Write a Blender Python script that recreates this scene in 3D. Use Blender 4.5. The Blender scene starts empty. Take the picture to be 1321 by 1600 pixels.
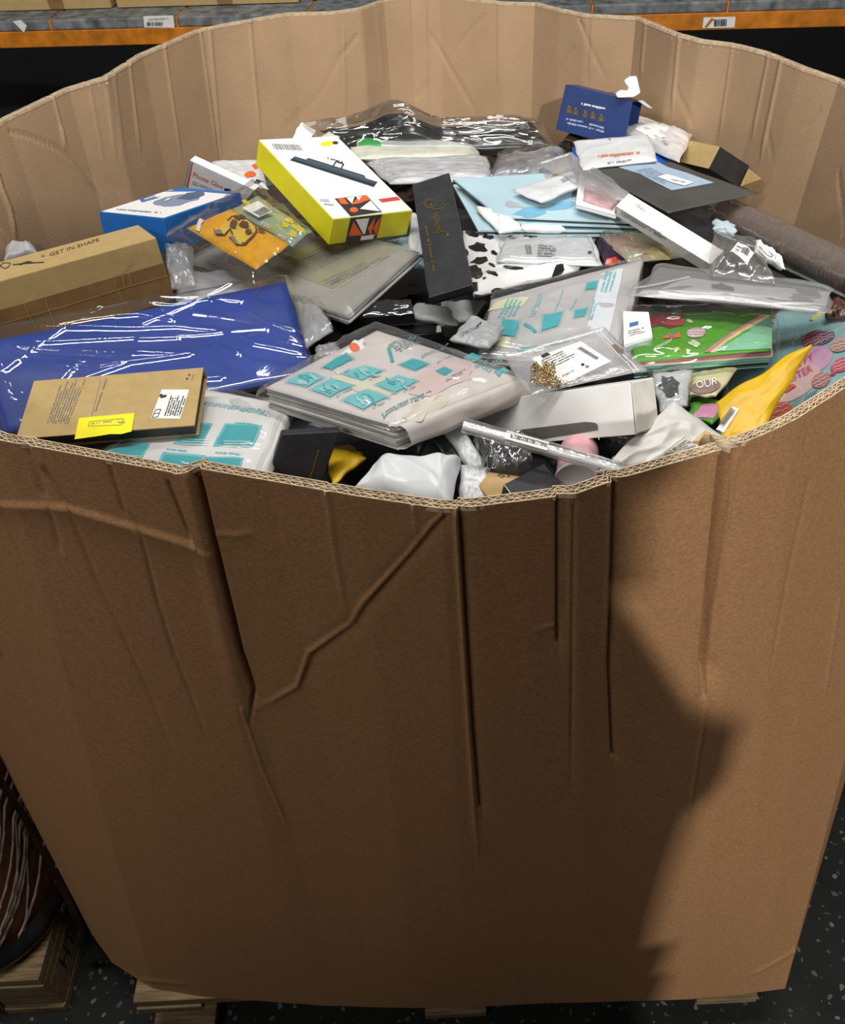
import bpy, bmesh, math, random
import numpy as np
from mathutils import Vector, Matrix, Euler, noise

# ------------------------------------------------------------------ camera
IW, IH, FOC = 1321, 1600, 1300.0
PITCH, ROLL = math.radians(43.0), math.radians(3.0)
CAM = Vector((0, 0, 1.535))
FWD = Vector((0, math.cos(PITCH), -math.sin(PITCH)))
_u0 = Vector((0, math.sin(PITCH), math.cos(PITCH))); _r0 = Vector((1, 0, 0))
RT = _r0 * math.cos(ROLL) - _u0 * math.sin(ROLL)
UP = _u0 * math.cos(ROLL) + _r0 * math.sin(ROLL)
scn = bpy.context.scene
cd = bpy.data.cameras.new('camera'); cam = bpy.data.objects.new('camera', cd)
scn.collection.objects.link(cam); scn.camera = cam
cd.sensor_fit = 'HORIZONTAL'; cd.sensor_width = 36.0; cd.lens = 36.0 * FOC / IW
cd.clip_start = 0.02; cd.clip_end = 60
cam.matrix_world = Matrix(((RT.x, UP.x, -FWD.x, CAM.x), (RT.y, UP.y, -FWD.y, CAM.y), (RT.z, UP.z, -FWD.z, CAM.z), (0, 0, 0, 1)))
# ------------------------------------------------------------------ light
scn.view_settings.view_transform = 'Standard'; scn.view_settings.look = 'None'
scn.view_settings.gamma = 1.0; scn.view_settings.use_curve_mapping = False
scn.view_settings.exposure = 0.0
scn.cycles.transparent_max_bounces = 24; scn.cycles.max_bounces = 8
wd = bpy.data.worlds.new('world'); scn.world = wd; wd.use_nodes = True
wd.node_tree.nodes['Background'].inputs[0].default_value = (0.95, 0.97, 1.0, 1)
wd.node_tree.nodes['Background'].inputs[1].default_value = 0.05
def area(name, loc, target, sx, sy, power, col=(1, .97, .92)):
    l = bpy.data.lights.new(name, 'AREA'); l.shape = 'RECTANGLE'; l.size = sx; l.size_y = sy; l.energy = power; l.color = col
    o = bpy.data.objects.new(name, l); scn.collection.objects.link(o); o.location = loc
    o.rotation_euler = (Vector(target) - Vector(loc)).to_track_quat('-Z', 'Y').to_euler()
    return o
# the hall's strip lamps: one row over the bin, one over the aisle to the right behind the photographer; the last is an added fill
area('strip_lamp', (-0.15, 0.45, 3.6), (-0.1, 1.0, 0), 1.9, 0.16, 56)
area('strip_lamp', (0.5, 1.9, 3.8), (0.2, 1.0, 0), 1.6, 0.16, 30)
area('aisle_or_fill_lamp', (0.42, -2.6, 3.0), (0.2, 0.5, 0.8), 0.10, 0.08, 102)
area('aisle_or_fill_lamp', (-2.2, -1.5, 3.4), (-0.2, 0.5, 0.7), 1.5, 0.2, 36)  # added soft fill from behind left, lifts the bin's left front

# ------------------------------------------------------------------ helpers
def V(*a): return Vector(a)
def ray(px, py): return FWD + RT * ((px - IW / 2) / FOC) - UP * ((py - IH / 2) / FOC)
def P(px, py, z):
    d = ray(px, py); return CAM + d * ((z - CAM.z) / d.z)
def PY(px, py, y):
    d = ray(px, py); return CAM + d * (y / d.y)
def proj(q):
    v = q - CAM; zc = v.dot(FWD)
    return IW / 2 + FOC * v.dot(RT) / zc, IH / 2 - FOC * v.dot(UP) / zc
def Q(c, z):
    zs = z if isinstance(z, (tuple, list)) else (z,) * 4
    return [P(x, y, zz) for (x, y), zz in zip(c, zs)]
COL = scn.collection
def link(name, me, parent=None, mats=()):
    o = bpy.data.objects.new(name, me); COL.objects.link(o)
    for m in mats: me.materials.append(m)
    if parent: o.parent = parent
    return o
class MB:
    def __init__(s): s.v = []; s.f = []; s.m = []
    def add(s, vs, fs, mi=0):
        b = len(s.v); s.v += [tuple(v) for v in vs]
        for f in fs: s.f.append([i + b for i in f]); s.m.append(mi)
    def build(s, name, mats, parent=None, smooth=False, kind=None):
        mats = mats if isinstance(mats, (list, tuple)) else [mats]
        me = bpy.data.meshes.new(name); off = parent_loc(parent)
        me.from_pydata([(x - off.x, y - off.y, z - off.z) for x, y, z in s.v], [], s.f)
        me.polygons.foreach_set('material_index', s.m)
        if smooth: me.polygons.foreach_set('use_smooth', [True] * len(s.f))
        me.update()
        o = link(name, me, parent, mats)
        if kind: o['kind'] = kind
        return o
def parent_loc(p):
    l = Vector((0, 0, 0))
    while p is not None: l = l + p.location; p = p.parent
    return l
def tag(o, label, cat, group=None, kind=None):
    if label: o['label'] = label
    if cat: o['category'] = cat
    if group: o['group'] = group
    if kind: o['kind'] = kind
    return o
def thing(name, label, cat, loc, group=None):
    o = bpy.data.objects.new(name, None); COL.objects.link(o); o.location = loc; o.empty_display_size = 0.02
    return tag(o, label, cat, group)
def box_mesh(mb, pts, mi=0):      # pts: 4 top (ccw from above) + 4 bottom
    mb.add(pts, [(0, 1, 2, 3), (7, 6, 5, 4), (0, 4, 5, 1), (1, 5, 6, 2), (2, 6, 7, 3), (3, 7, 4, 0)], mi)
def prism(name, pts, mat, parent, bev=0.0008, seg=2):
    bm = bmesh.new(); off = parent_loc(parent)
    vs = [bm.verts.new(p - off) for p in pts]
    for f in [(0, 1, 2, 3), (7, 6, 5, 4), (0, 4, 5, 1), (1, 5, 6, 2), (2, 6, 7, 3), (3, 7, 4, 0)]: bm.faces.new([vs[i] for i in f])
    if bev: bmesh.ops.bevel(bm, geom=list(bm.edges), offset=bev, segments=seg, affect='EDGES', profile=0.5)
    bmesh.ops.recalc_face_normals(bm, faces=list(bm.faces))
    me = bpy.data.meshes.new(name); bm.to_mesh(me); bm.free()
    return link(name, me, parent, [mat])
def cuboid(name, c, d, mat, parent, rz=0, bev=0.002):
    R = Matrix.Rotation(rz, 3, 'Z'); c = Vector(c)
    pts = [c + R @ Vector((sx * d[0] / 2, sy * d[1] / 2, sz * d[2] / 2)) for sz in (1, -1) for sx, sy in ((-1, -1), (1, -1), (1, 1), (-1, 1))]
    return prism(name, pts, mat, parent, bev)
# ------------------------------------------------------------------ materials
def nd(nt, t, **k):
    n = nt.nodes.new(t)
    for a, b in k.items(): setattr(n, a, b)
    return n
MATS = {}
def mat(name, col, rough=0.6, metal=0.0, var=0.08, scale=40, bump=0.0, bscale=300, col2=None, spec=0.5, sheen=0.0, trans=0.0, stretch=None):
    if name in MATS: return MATS[name]
    m = bpy.data.materials.new(name); m.use_nodes = True; nt = m.node_tree; b = nt.nodes['Principled BSDF']
    tc = nd(nt, 'ShaderNodeTexCoord'); no = nd(nt, 'ShaderNodeTexNoise'); no.inputs['Scale'].default_value = scale; no.inputs['Detail'].default_value = 5
    src = tc.outputs['Object']
    if stretch:
        mp = nd(nt, 'ShaderNodeMapping'); mp.inputs['Scale'].default_value = stretch; nt.links.new(src, mp.inputs[0]); src = mp.outputs[0]
    nt.links.new(src, no.inputs['Vector'])
    rp = nd(nt, 'ShaderNodeValToRGB')
    c2 = col2 or tuple(max(0, c * (1 - 2.2 * var)) for c in col)
    c1 = tuple(min(1, c * (1 + var)) for c in col)
    rp.color_ramp.elements[0].position = 0.3; rp.color_ramp.elements[1].position = 0.7
    rp.color_ramp.elements[0].color = (*c2, 1); rp.color_ramp.elements[1].color = (*c1, 1)
    nt.links.new(no.outputs[0], rp.inputs[0]); nt.links.new(rp.outputs[0], b.inputs['Base Color'])
    b.inputs['Roughness'].default_value = rough; b.inputs['Metallic'].default_value = metal
    b.inputs['Specular IOR Level'].default_value = spec
    if bump:
        n2 = nd(nt, 'ShaderNodeTexNoise'); n2.inputs['Scale'].default_value = bscale; n2.inputs['Detail'].default_value = 3
        nt.links.new(tc.outputs['Object'], n2.inputs['Vector'])
        bp = nd(nt, 'ShaderNodeBump'); bp.inputs['Strength'].default_value = bump; bp.inputs['Distance'].default_value = 0.002
        nt.links.new(n2.outputs[0], bp.inputs['Height']); nt.links.new(bp.outputs[0], b.inputs['Normal'])
    MATS[name] = m; return m
def film(name, haze=0.04, col=(0.9, 0.92, 0.94), rough=0.08, gloss=0.5, bump=0.0, bscale=60, base=0.05):
    """clear plastic film: transparent + a milky diffuse share + a glossy share that grows at grazing angles"""
    if name in MATS: return MATS[name]
    m = bpy.data.materials.new(name); m.use_nodes = True; nt = m.node_tree; nt.nodes.remove(nt.nodes['Principled BSDF'])
    out = nt.nodes['Material Output']
    tr = nd(nt, 'ShaderNodeBsdfTransparent'); tr.inputs[0].default_value = (0.97, 0.97, 0.97, 1)
    df = nd(nt, 'ShaderNodeBsdfDiffuse'); df.inputs[0].default_value = (*col, 1)
    gl = nd(nt, 'ShaderNodeBsdfGlossy'); gl.inputs[0].default_value = (1, 1, 1, 1); gl.inputs['Roughness'].default_value = rough
    m1 = nd(nt, 'ShaderNodeMixShader'); m1.inputs[0].default_value = haze
    m2 = nd(nt, 'ShaderNodeMixShader')
    lw = nd(nt, 'ShaderNodeLayerWeight'); lw.inputs[0].default_value = 0.35
    mt = nd(nt, 'ShaderNodeMath', operation='MULTIPLY_ADD'); mt.inputs[1].default_value = gloss; mt.inputs[2].default_value = base
    mt.use_clamp = True
    nt.links.new(lw.outputs['Fresnel'], mt.inputs[0]); nt.links.new(mt.outputs[0], m2.inputs[0])
    nt.links.new(tr.outputs[0], m1.inputs[1]); nt.links.new(df.outputs[0], m1.inputs[2])
    nt.links.new(m1.outputs[0], m2.inputs[1]); nt.links.new(gl.outputs[0], m2.inputs[2]); nt.links.new(m2.outputs[0], out.inputs[0])
    if bump:
        tc = nd(nt, 'ShaderNodeTexCoord'); n2 = nd(nt, 'ShaderNodeTexNoise'); n2.inputs['Scale'].default_value = bscale
        n2.inputs['Detail'].default_value = 4; n2.inputs['Distortion'].default_value = 0.8
        nt.links.new(tc.outputs['Object'], n2.inputs['Vector'])
        bp = nd(nt, 'ShaderNodeBump'); bp.inputs['Strength'].default_value = bump; bp.inputs['Distance'].default_value = 0.004
        nt.links.new(n2.outputs[0], bp.inputs['Height']); nt.links.new(bp.outputs[0], gl.inputs['Normal']); nt.links.new(bp.outputs[0], lw.inputs['Normal'])
    MATS[name] = m; return m
def flat(name, col, rough=0.55): return mat('print_' + name, col, rough, var=0.03, scale=60)
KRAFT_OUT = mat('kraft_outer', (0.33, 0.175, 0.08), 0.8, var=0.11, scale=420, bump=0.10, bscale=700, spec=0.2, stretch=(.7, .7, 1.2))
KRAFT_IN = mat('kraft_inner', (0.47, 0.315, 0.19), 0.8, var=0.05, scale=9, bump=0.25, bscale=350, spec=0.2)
KRAFT_EDGE = mat('kraft_edge', (0.62, 0.48, 0.32), 0.85, var=0.15, scale=120, spec=0.2)
KRAFT_BOX = mat('kraft_carton', (0.50, 0.34, 0.15), 0.75, var=0.06, scale=60, bump=0.2, spec=0.25)
KRAFT_LIGHT = mat('kraft_light', (0.47, 0.335, 0.145), 0.7, var=0.04, scale=80, bump=0.15, spec=0.25)
WOOD = mat('pallet_wood', (0.22, 0.15, 0.07), 0.8, var=0.25, scale=18, bump=0.4, bscale=120, stretch=(1, 12, 12))
BLACK = mat('black_card', (0.027, 0.028, 0.032), 0.55, var=0.15, scale=50, bump=0.1)
BLACKP = mat('black_plastic', (0.012, 0.012, 0.013), 0.25, var=0.2, scale=30, bump=0.15, bscale=60)
WHITE = mat('white_card', (0.70, 0.70, 0.69), 0.5, var=0.02, scale=40)
WHITEP = mat('white_poly', (0.66, 0.68, 0.70), 0.35, var=0.04, scale=30, bump=0.15, bscale=90)
GREYP = mat('grey_poly', (0.40, 0.41, 0.43), 0.35, var=0.08, scale=30, bump=0.2, bscale=80)
DARKP = mat('dark_poly', (0.035, 0.036, 0.04), 0.35, var=0.25, scale=20, bump=0.2, bscale=70)
CLEAR = film('clear_film', 0.02, rough=0.08, gloss=0.35, bump=0.08, bscale=45, base=0.12)
CLEAR2 = film('clear_film_soft', 0.05, rough=0.14, gloss=0.25, bump=0.12, bscale=70)
FROST = film('frosted_film', 0.2, (0.62, 0.62, 0.62), 0.3, 0.35, 0.15, 60)
HAZY = film('hazy_film', 0.2, (0.8, 0.81, 0.83), 0.2, 0.45, 0.3, 80)
INK = flat('ink', (0.03, 0.03, 0.035)); INKG = flat('ink_grey', (0.22, 0.22, 0.23)); PAPER = flat('paper', (0.82, 0.82, 0.81))
TEAL = flat('teal', (0.015, 0.36, 0.40)); TEALL = flat('teal_light', (0.12, 0.50, 0.54)); ORANGE = flat('orange', (0.80, 0.13, 0.02))
GOLD = mat('print_gold', (0.34, 0.22, 0.05), 0.35, metal=0.6, var=0.1); YELLOWL = flat('yellow_label', (0.88, 0.80, 0.01)); REDI = flat('red_ink', (0.62, 0.06, 0.05))
NAVYI = flat('navy_ink', (0.02, 0.05, 0.2))
# ------------------------------------------------------------------ surfaces
def nz(p, s, seed=0): return noise.noise(Vector((p[0] * s + seed * 7.3, p[1] * s - seed * 3.1, p[2] * s + seed * 1.7)))
def para(pA, zA, pB, zB, pD, zD):      # a flat parallelogram from three of its corners
    a, b, d = P(*pA, zA), P(*pB, zB), P(*pD, zD); return [a, b, b + d - a, d]
class Surf:
    """a patch A,B,C,D (front left, front right, back right, back left) with a height bump(u,v) along its normal"""
    def __init__(s, c, bump=None, bow=0.0, seed=0):
        s.c = [Vector(x) for x in c]; s.bump = bump
        s.n = ((s.c[2] - s.c[0]).cross(s.c[3] - s.c[1])).normalized(); s.bow = bow; s.seed = seed
        s.Lu = ((s.c[1] - s.c[0]).length + (s.c[2] - s.c[3]).length) / 2; s.Lv = ((s.c[3] - s.c[0]).length + (s.c[2] - s.c[1]).length) / 2
        s.eu = (s.c[1] - s.c[0] + s.c[2] - s.c[3]).normalized(); s.ev = s.n.cross(s.eu)
    def base(s, u, v):
        A, B, C, D = s.c
        p = A * ((1 - u) * (1 - v)) + B * (u * (1 - v)) + C * (u * v) + D * ((1 - u) * v)
        if s.bow:
            p = p + s.ev * (s.bow * noise.noise(Vector((u * 3.1, s.seed * 5.1 + (v > .5) * 9, 0.3)))) * abs(2 * v - 1) + s.eu * (s.bow * noise.noise(Vector((v * 3.1, s.seed * 3.7 + (u > .5) * 9, 8.3)))) * abs(2 * u - 1)
        return p
    def at(s, u, v, h=0.0): return s.base(u, v) + s.n * (h + (s.bump(u, v) if s.bump else 0.0))
    def uv(s, px, py):
        u = v = 0.5
        for _ in range(7):
            x0, y0 = proj(s.base(u, v) + s.n * ((s.bump(min(1, max(0, u)), min(1, max(0, v))) if s.bump else 0)))
            x1, y1 = proj(s.base(u + .01, v) + s.n * ((s.bump(min(1, max(0, u)), min(1, max(0, v))) if s.bump else 0)))
            x2, y2 = proj(s.base(u, v + .01) + s.n * ((s.bump(min(1, max(0, u)), min(1, max(0, v))) if s.bump else 0)))
            a, b, c, d = (x1 - x0) * 100, (x2 - x0) * 100, (y1 - y0) * 100, (y2 - y0) * 100
            det = a * d - b * c
            if abs(det) < 1e-6: break
            ex, ey = px - x0, py - y0
            u = min(1.5, max(-.5, u + (d * ex - b * ey) / det)); v = min(1.5, max(-.5, v + (a * ey - c * ex) / det))
        return u, v
_TXT = {}
def text_mesh(s):
    if s not in _TXT:
        cu = bpy.data.curves.new('t', 'FONT'); cu.body = s; cu.resolution_u = 2
        o = bpy.data.objects.new('t', cu); COL.objects.link(o)
        bpy.context.view_layer.update()
        me = bpy.data.meshes.new_from_object(o.evaluated_get(bpy.context.evaluated_depsgraph_get()))
        vs = [(v.co.x, v.co.y) for v in me.vertices]; fs = [tuple(p.vertices) for p in me.polygons]
        bpy.data.objects.remove(o); bpy.data.curves.remove(cu); bpy.data.meshes.remove(me)
        _TXT[s] = (vs, fs)
    return _TXT[s]
class Print:
    """flat print on a surface: every print kind becomes one thin part a fraction of a millimetre proud of it"""
    def __init__(s, surf, h=0.0004): s.s = surf; s.d = {}; s.h = h; s.k = 0
    def _mb(s, name, m, lift=0):
        return s.d.setdefault((name, m.name), (MB(), m))[0]
    def hh(s, l): return s.h * (1 + l)
    def quaduv(s, name, m, uvs, n=6, l=0):
        vs = []; fs = []
        for j in range(n + 1):
            for i in range(n + 1):
                a, b = i / n, j / n
                u = uvs[0][0] * (1 - a) * (1 - b) + uvs[1][0] * a * (1 - b) + uvs[2][0] * a * b + uvs[3][0] * (1 - a) * b
                v = uvs[0][1] * (1 - a) * (1 - b) + uvs[1][1] * a * (1 - b) + uvs[2][1] * a * b + uvs[3][1] * (1 - a) * b
                vs.append(s.s.at(u, v, s.hh(l)))
        for j in range(n):
            for i in range(n): k = j * (n + 1) + i; fs.append((k, k + 1, k + n + 2, k + n + 1))
        s._mb(name, m).add(vs, fs)
    def quad(s, name, m, px, n=6, l=0): s.quaduv(name, m, [s.s.uv(*p) for p in px], n, l)
    def rect(s, name, m, u0, v0, u1, v1, n=6, l=0): s.quaduv(name, m, [(u0, v0), (u1, v0), (u1, v1), (u0, v1)], n, l)
    def poly(s, name, m, px, l=0, uv=False):
        uvs = px if uv else [s.s.uv(*p) for p in px]
        cu = sum(a for a, b in uvs) / len(uvs); cv = sum(b for a, b in uvs) / len(uvs)
        vs = [s.s.at(cu, cv, s.hh(l))]; n = len(uvs); fs = []
        for r in (0.5, 1.0): vs += [s.s.at(cu + (a - cu) * r, cv + (b - cv) * r, s.hh(l)) for a, b in uvs]
        for i in range(n):
            j = (i + 1) % n; fs += [(0, 1 + i, 1 + j), (1 + i, 1 + n + i, 1 + n + j, 1 + j)]
        s._mb(name, m).add(vs, fs)
    def ell(s, name, m, c, rx, ry, rot=0, l=0, n=20):
        s.poly(name, m, [(c[0] + rx * math.cos(t) * math.cos(rot) - ry * math.sin(t) * math.sin(rot), c[1] + rx * math.cos(t) * math.sin(rot) + ry * math.sin(t) * math.cos(rot)) for t in [2 * math.pi * i / n for i in range(n)]], l)
    def blob(s, name, m, c, rx, ry, rot=0, l=0, n=16, jag=0.35, seed=0):
        rnd = random.Random(seed); pts = []
        for i in range(n):
            t = 2 * math.pi * i / n; k = 1 + jag * (rnd.random() - .5) * 2
            x, y = rx * k * math.cos(t), ry * k * math.sin(t)
            pts.append((c[0] + x * math.cos(rot) - y * math.sin(rot), c[1] + x * math.sin(rot) + y * math.cos(rot)))
        s.poly(name, m, pts, l)
    def line(s, name, m, pts, w=1.0, l=0):
        for (x0, y0), (x1, y1) in zip(pts[:-1], pts[1:]):
            dx, dy = x1 - x0, y1 - y0; k = math.hypot(dx, dy) or 1; ox, oy = -dy / k * w / 2, dx / k * w / 2
            s.quad(name, m, [(x0 - ox, y0 - oy), (x1 - ox, y1 - oy), (x1 + ox, y1 + oy), (x0 + ox, y0 + oy)], max(1, int(k / 14)), l)
    def text(s, name, m, t, p0, p1, ptop, l=1):
        vs, fs = text_mesh(t)
        if not vs: return
        x0 = min(a for a, b in vs); x1 = max(a for a, b in vs)
        a, b, c = s.s.uv(*p0), s.s.uv(*p1), s.s.uv(*ptop)
        out = []
        for x, y in vs:
            k = (x - x0) / (x1 - x0); h = y / 0.7
            out.append(s.s.at(a[0] + (b[0] - a[0]) * k + (c[0] - a[0]) * h, a[1] + (b[1] - a[1]) * k + (c[1] - a[1]) * h, s.hh(l)))
        s._mb(name, m).add(out, fs)
    def greek(s, name, m, px, lines, seed=0, l=1, fill=0.6, ragged=0.3, cw=0.02):
        """type too small to read: rows of letter-sized marks inside a px quad (row start, row end, last row end, last row start)"""
        rnd = random.Random(seed); q = [s.s.uv(*p) for p in px]; mb = s._mb(name, m)
        def pt(a, b):
            u = q[0][0] * (1 - a) * (1 - b) + q[1][0] * a * (1 - b) + q[2][0] * a * b + q[3][0] * (1 - a) * b
            v = q[0][1] * (1 - a) * (1 - b) + q[1][1] * a * (1 - b) + q[2][1] * a * b + q[3][1] * (1 - a) * b
            return s.s.at(u, v, s.hh(l))
        for r in range(lines):
            b0 = (r + 0.5 - fill / 2) / lines; b1 = (r + 0.5 + fill / 2) / lines; a = 0; end = 1 - ragged * rnd.random()
            while a < end:
                w = cw * (0.5 + 0.6 * rnd.random())
                if rnd.random() < .16: a += w; continue
                t = b0 + (b1 - b0) * (0.0 if rnd.random() < .35 else .3)
                mb.add([pt(a, b1), pt(a + w, b1), pt(a + w, t), pt(a, t)], [(0, 1, 2, 3)]); a += w * 1.25
    def bars(s, name, m, px, n=22, seed=0, l=1):
        rnd = random.Random(seed); a = 0; q = [s.s.uv(*p) for p in px]; ws = []
        for i in range(n): ws.append((rnd.choice((1, 1, 2, 3)), rnd.choice((1, 1, 2))))
        T = sum(x + y for x, y in ws); mb = s._mb(name, m)
        def pt(a, b):
            u = q[0][0] * (1 - a) * (1 - b) + q[1][0] * a * (1 - b) + q[2][0] * a * b + q[3][0] * (1 - a) * b
            v = q[0][1] * (1 - a) * (1 - b) + q[1][1] * a * (1 - b) + q[2][1] * a * b + q[3][1] * (1 - a) * b
            return s.s.at(u, v, s.hh(l))
        for x, y in ws:
            mb.add([pt(a / T, 0), pt((a + x) / T, 0), pt((a + x) / T, 1), pt(a / T, 1)], [(0, 1, 2, 3)]); a += x + y
    def build(s, parent):
        for (name, _), (mb, m) in s.d.items():
            if mb.f: mb.build(name, m, parent)
def prof(u, v, k=0.22):
    e = np.minimum(np.minimum(u, 1 - u), np.minimum(v, 1 - v)) / k
    return np.sin(np.clip(e, 0, 1) * math.pi / 2) ** 0.8
def nz2(U, V_, sx, sy, seed):
    return np.array([noise.noise(Vector((u * sx + seed * 11.3, v * sy - seed * 5.7, seed * 2.2))) for u, v in zip(U.ravel(), V_.ravel())]).reshape(U.shape)
def wrinkle(U, V_, seed, amp, scale, an=1.0, ridge=True):
    a = nz2(U, V_, scale * an, scale, seed); b = nz2(U, V_, scale * 2.7 * an, scale * 2.7, seed + 40)
    return amp * (((1 - np.abs(a)) ** 5 if ridge else a) * .8 + b * .3)
def rand_lines(seed, n, ang=0.0, spread=0.9, lmin=.25, lmax=.8):
    r = random.Random(seed * 13 + 5); out = []
    for i in range(n):
        u, v, t, L = r.random(), r.random(), ang + (r.random() - .5) * 2 * spread, lmin + (lmax - lmin) * r.random()
        pts = [(u - math.cos(t) * L / 2, v - math.sin(t) * L / 2)]
        for k in range(3): t += (r.random() - .5) * .5; pts.append((pts[-1][0] + math.cos(t) * L / 3, pts[-1][1] + math.sin(t) * L / 3))
        out.append((pts, .4 + .6 * r.random()))
    return out
def line_field(U, V_, lines, Lu, Lv, amp, w):
    """sharp folds: straight-sided ridges along polylines given in (u,v)"""
    h = np.zeros(U.shape); X = U * Lu; Y = V_ * Lv
    for pts, k in lines:
        best = np.full(U.shape, 1e9); L = 0
        for (a0, a1), (b0, b1) in zip(pts[:-1], pts[1:]):
            ax, ay, bx, by = a0 * Lu, a1 * Lv, b0 * Lu, b1 * Lv; dx, dy = bx - ax, by - ay; q = dx * dx + dy * dy + 1e-12
            t = np.clip(((X - ax) * dx + (Y - ay) * dy) / q, 0, 1); best = np.minimum(best, np.hypot(X - ax - t * dx, Y - ay - t * dy))
        h = np.maximum(h, k * amp * np.exp(-(best / w) ** 1.3))
    return h
def interp(G):
    n2, n = G.shape[0] - 1, G.shape[1] - 1; L = G.tolist()
    def f(u, v):
        x = min(max(u, 0), 1) * n; y = min(max(v, 0), 1) * n2; i = min(int(x), n - 1); j = min(int(y), n2 - 1); a = x - i; b = y - j
        return L[j][i] * (1 - a) * (1 - b) + L[j][i + 1] * a * (1 - b) + L[j + 1][i + 1] * a * b + L[j + 1][i] * (1 - a) * b
    return f
def grid_mesh(s, fn, nu, nv):
    vs = [fn(i / nu, j / nv) for j in range(nv + 1) for i in range(nu + 1)]; fs = []
    for j in range(nv):
        for i in range(nu): k = j * (nu + 1) + i; fs.append((k, k + 1, k + nu + 2, k + nu + 1))
    return vs, fs
def relief(s, n, n2, puff, wr, wscale, seed, k, an, ridge, lines, lamp, lw, px):
    U, V_ = np.meshgrid(np.arange(n + 1) / n, np.arange(n2 + 1) / n2)
    G = puff * prof(U, V_, k)
    if wr: G = G + wrinkle(U, V_, seed, wr, wscale, an, ridge) * (.25 + .75 * prof(U, V_, .1))
    ln = rand_lines(seed, lines) if isinstance(lines, int) else lines
    if px: ln = list(ln) + [([s.uv(*p) for p in q], 1.0) for q in px]
    if ln: G = G + line_field(U, V_, ln, s.Lu, s.Lv, lamp, lw) * (.3 + .7 * prof(U, V_, .06))
    return U, V_, G
def soft(name, c, m, parent, puff=0.008, thick=0.006, wr=0.0015, wscale=8, seed=1, n=26, bow=0.004, k=0.22, extra=None, an=1.0, lines=0, lamp=.0015, lw=.004, px=None):
    """a soft packet: puffed creased upper skin, flatter lower skin, meeting in a sealed edge; returns (object, Surf)"""
    s = Surf(c, None, bow, seed); mb = MB(); n2 = max(8, int(n * min(2, max(.5, s.Lv / max(1e-6, s.Lu)))))
    U, V_, G = relief(s, n, n2, puff, wr, wscale, seed, k, an, True, lines, lamp, lw, px)
    if extra: G = G + np.vectorize(extra)(U, V_)
    s.bump = interp(G); lo_h = thick * prof(U, V_, .15) + .0004; lo = interp(lo_h)
    vs, fs = grid_mesh(s, lambda u, v: s.at(u, v), n, n2); mb.add(vs, fs)
    vs2, fs2 = grid_mesh(s, lambda u, v: s.base(u, v) - s.n * lo(u, v), n, n2); mb.add(vs2, [tuple(reversed(f)) for f in fs2])
    N = (n + 1) * (n2 + 1); ring = [i for i in range(n + 1)] + [j * (n + 1) + n for j in range(1, n2 + 1)] + [n2 * (n + 1) + i for i in range(n - 1, -1, -1)] + [j * (n + 1) for j in range(n2 - 1, 0, -1)]
    mb.f += [[ring[(i + 1) % len(ring)], ring[i], ring[i] + N, ring[(i + 1) % len(ring)] + N] for i in range(len(ring))]; mb.m += [0] * len(ring)
    return mb.build(name, m, parent, smooth=True), s
def cover(name, c, m, parent, h=0.003, puff=0.002, wr=0.0015, wscale=4, seed=3, n=60, bow=0.005, an=1.0, ridge=True, lines=10, lamp=.003, lw=.0035, px=None, extra=None):
    """the film of a bag: a creased sheet that lies just over its contents and runs down around them"""
    s = Surf(c, None, bow, seed); mb = MB(); n2 = max(10, int(n * min(1.5, max(.5, s.Lv / max(1e-6, s.Lu)))))
    U, V_, G = relief(s, n, n2, puff, wr, wscale, seed, .3, an, ridge, lines, lamp, lw, px)
    if extra: G = G + np.vectorize(extra)(U, V_)
    s.bump = interp(G + h * prof(U, V_, .05))
    vs, fs = grid_mesh(s, lambda u, v: s.at(u, v), n, n2); mb.add(vs, fs)
    return mb.build(name, m, parent, smooth=True), s
def slab(name, c, thick, m, parent, bev=0.0008):
    c = [Vector(x) for x in c]; n = ((c[2] - c[0]).cross(c[3] - c[1])).normalized()
    o = prism(name, c + [p - n * thick for p in c], m, parent, bev)
    faces = {'top': Surf(c), 'front': Surf([c[0] - n * thick, c[1] - n * thick, c[1], c[0]]), 'right': Surf([c[1] - n * thick, c[2] - n * thick, c[2], c[1]]),
             'left': Surf([c[3] - n * thick, c[0] - n * thick, c[0], c[3]]), 'back': Surf([c[2] - n * thick, c[3] - n * thick, c[3], c[2]])}
    return o, faces
def rbox(loc, rot, d):
    M = Matrix.Translation(loc) @ Euler(rot).to_matrix().to_4x4()
    return [M @ Vector((sx * d[0] / 2, sy * d[1] / 2, d[2] / 2)) for sx, sy in ((-1, -1), (1, -1), (1, 1), (-1, 1))]
def base_of(c, drop=0.01):
    p = sum((Vector(x) for x in c), Vector((0, 0, 0))) / 4; return p - Vector((0, 0, drop))
# ================================================================== SETTING
def struct(o): o['kind'] = 'structure'; return o
fl = mat('concrete_floor', (0.013, 0.0135, 0.013), 0.7, var=0.2, scale=6, bump=0.2, bscale=90, spec=.2)
nt = fl.node_tree; b = nt.nodes['Principled BSDF']; tc = nd(nt, 'ShaderNodeTexCoord')
vo = nd(nt, 'ShaderNodeTexVoronoi'); vo.inputs['Scale'].default_value = 85; vo.inputs['Randomness'].default_value = 1.0
n3 = nd(nt, 'ShaderNodeTexNoise'); n3.inputs['Scale'].default_value = 55; n3.inputs['Detail'].default_value = 4
va = nd(nt, 'ShaderNodeVectorMath', operation='MULTIPLY_ADD'); va.inputs[1].default_value = (.018, .018, .018)
nt.links.new(tc.outputs['Object'], n3.inputs['Vector']); nt.links.new(n3.outputs[1], va.inputs[0]); nt.links.new(tc.outputs['Object'], va.inputs[2])
nt.links.new(va.outputs[0], vo.inputs['Vector'])
sep = nd(nt, 'ShaderNodeSeparateColor'); nt.links.new(vo.outputs['Color'], sep.inputs[0])
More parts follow.
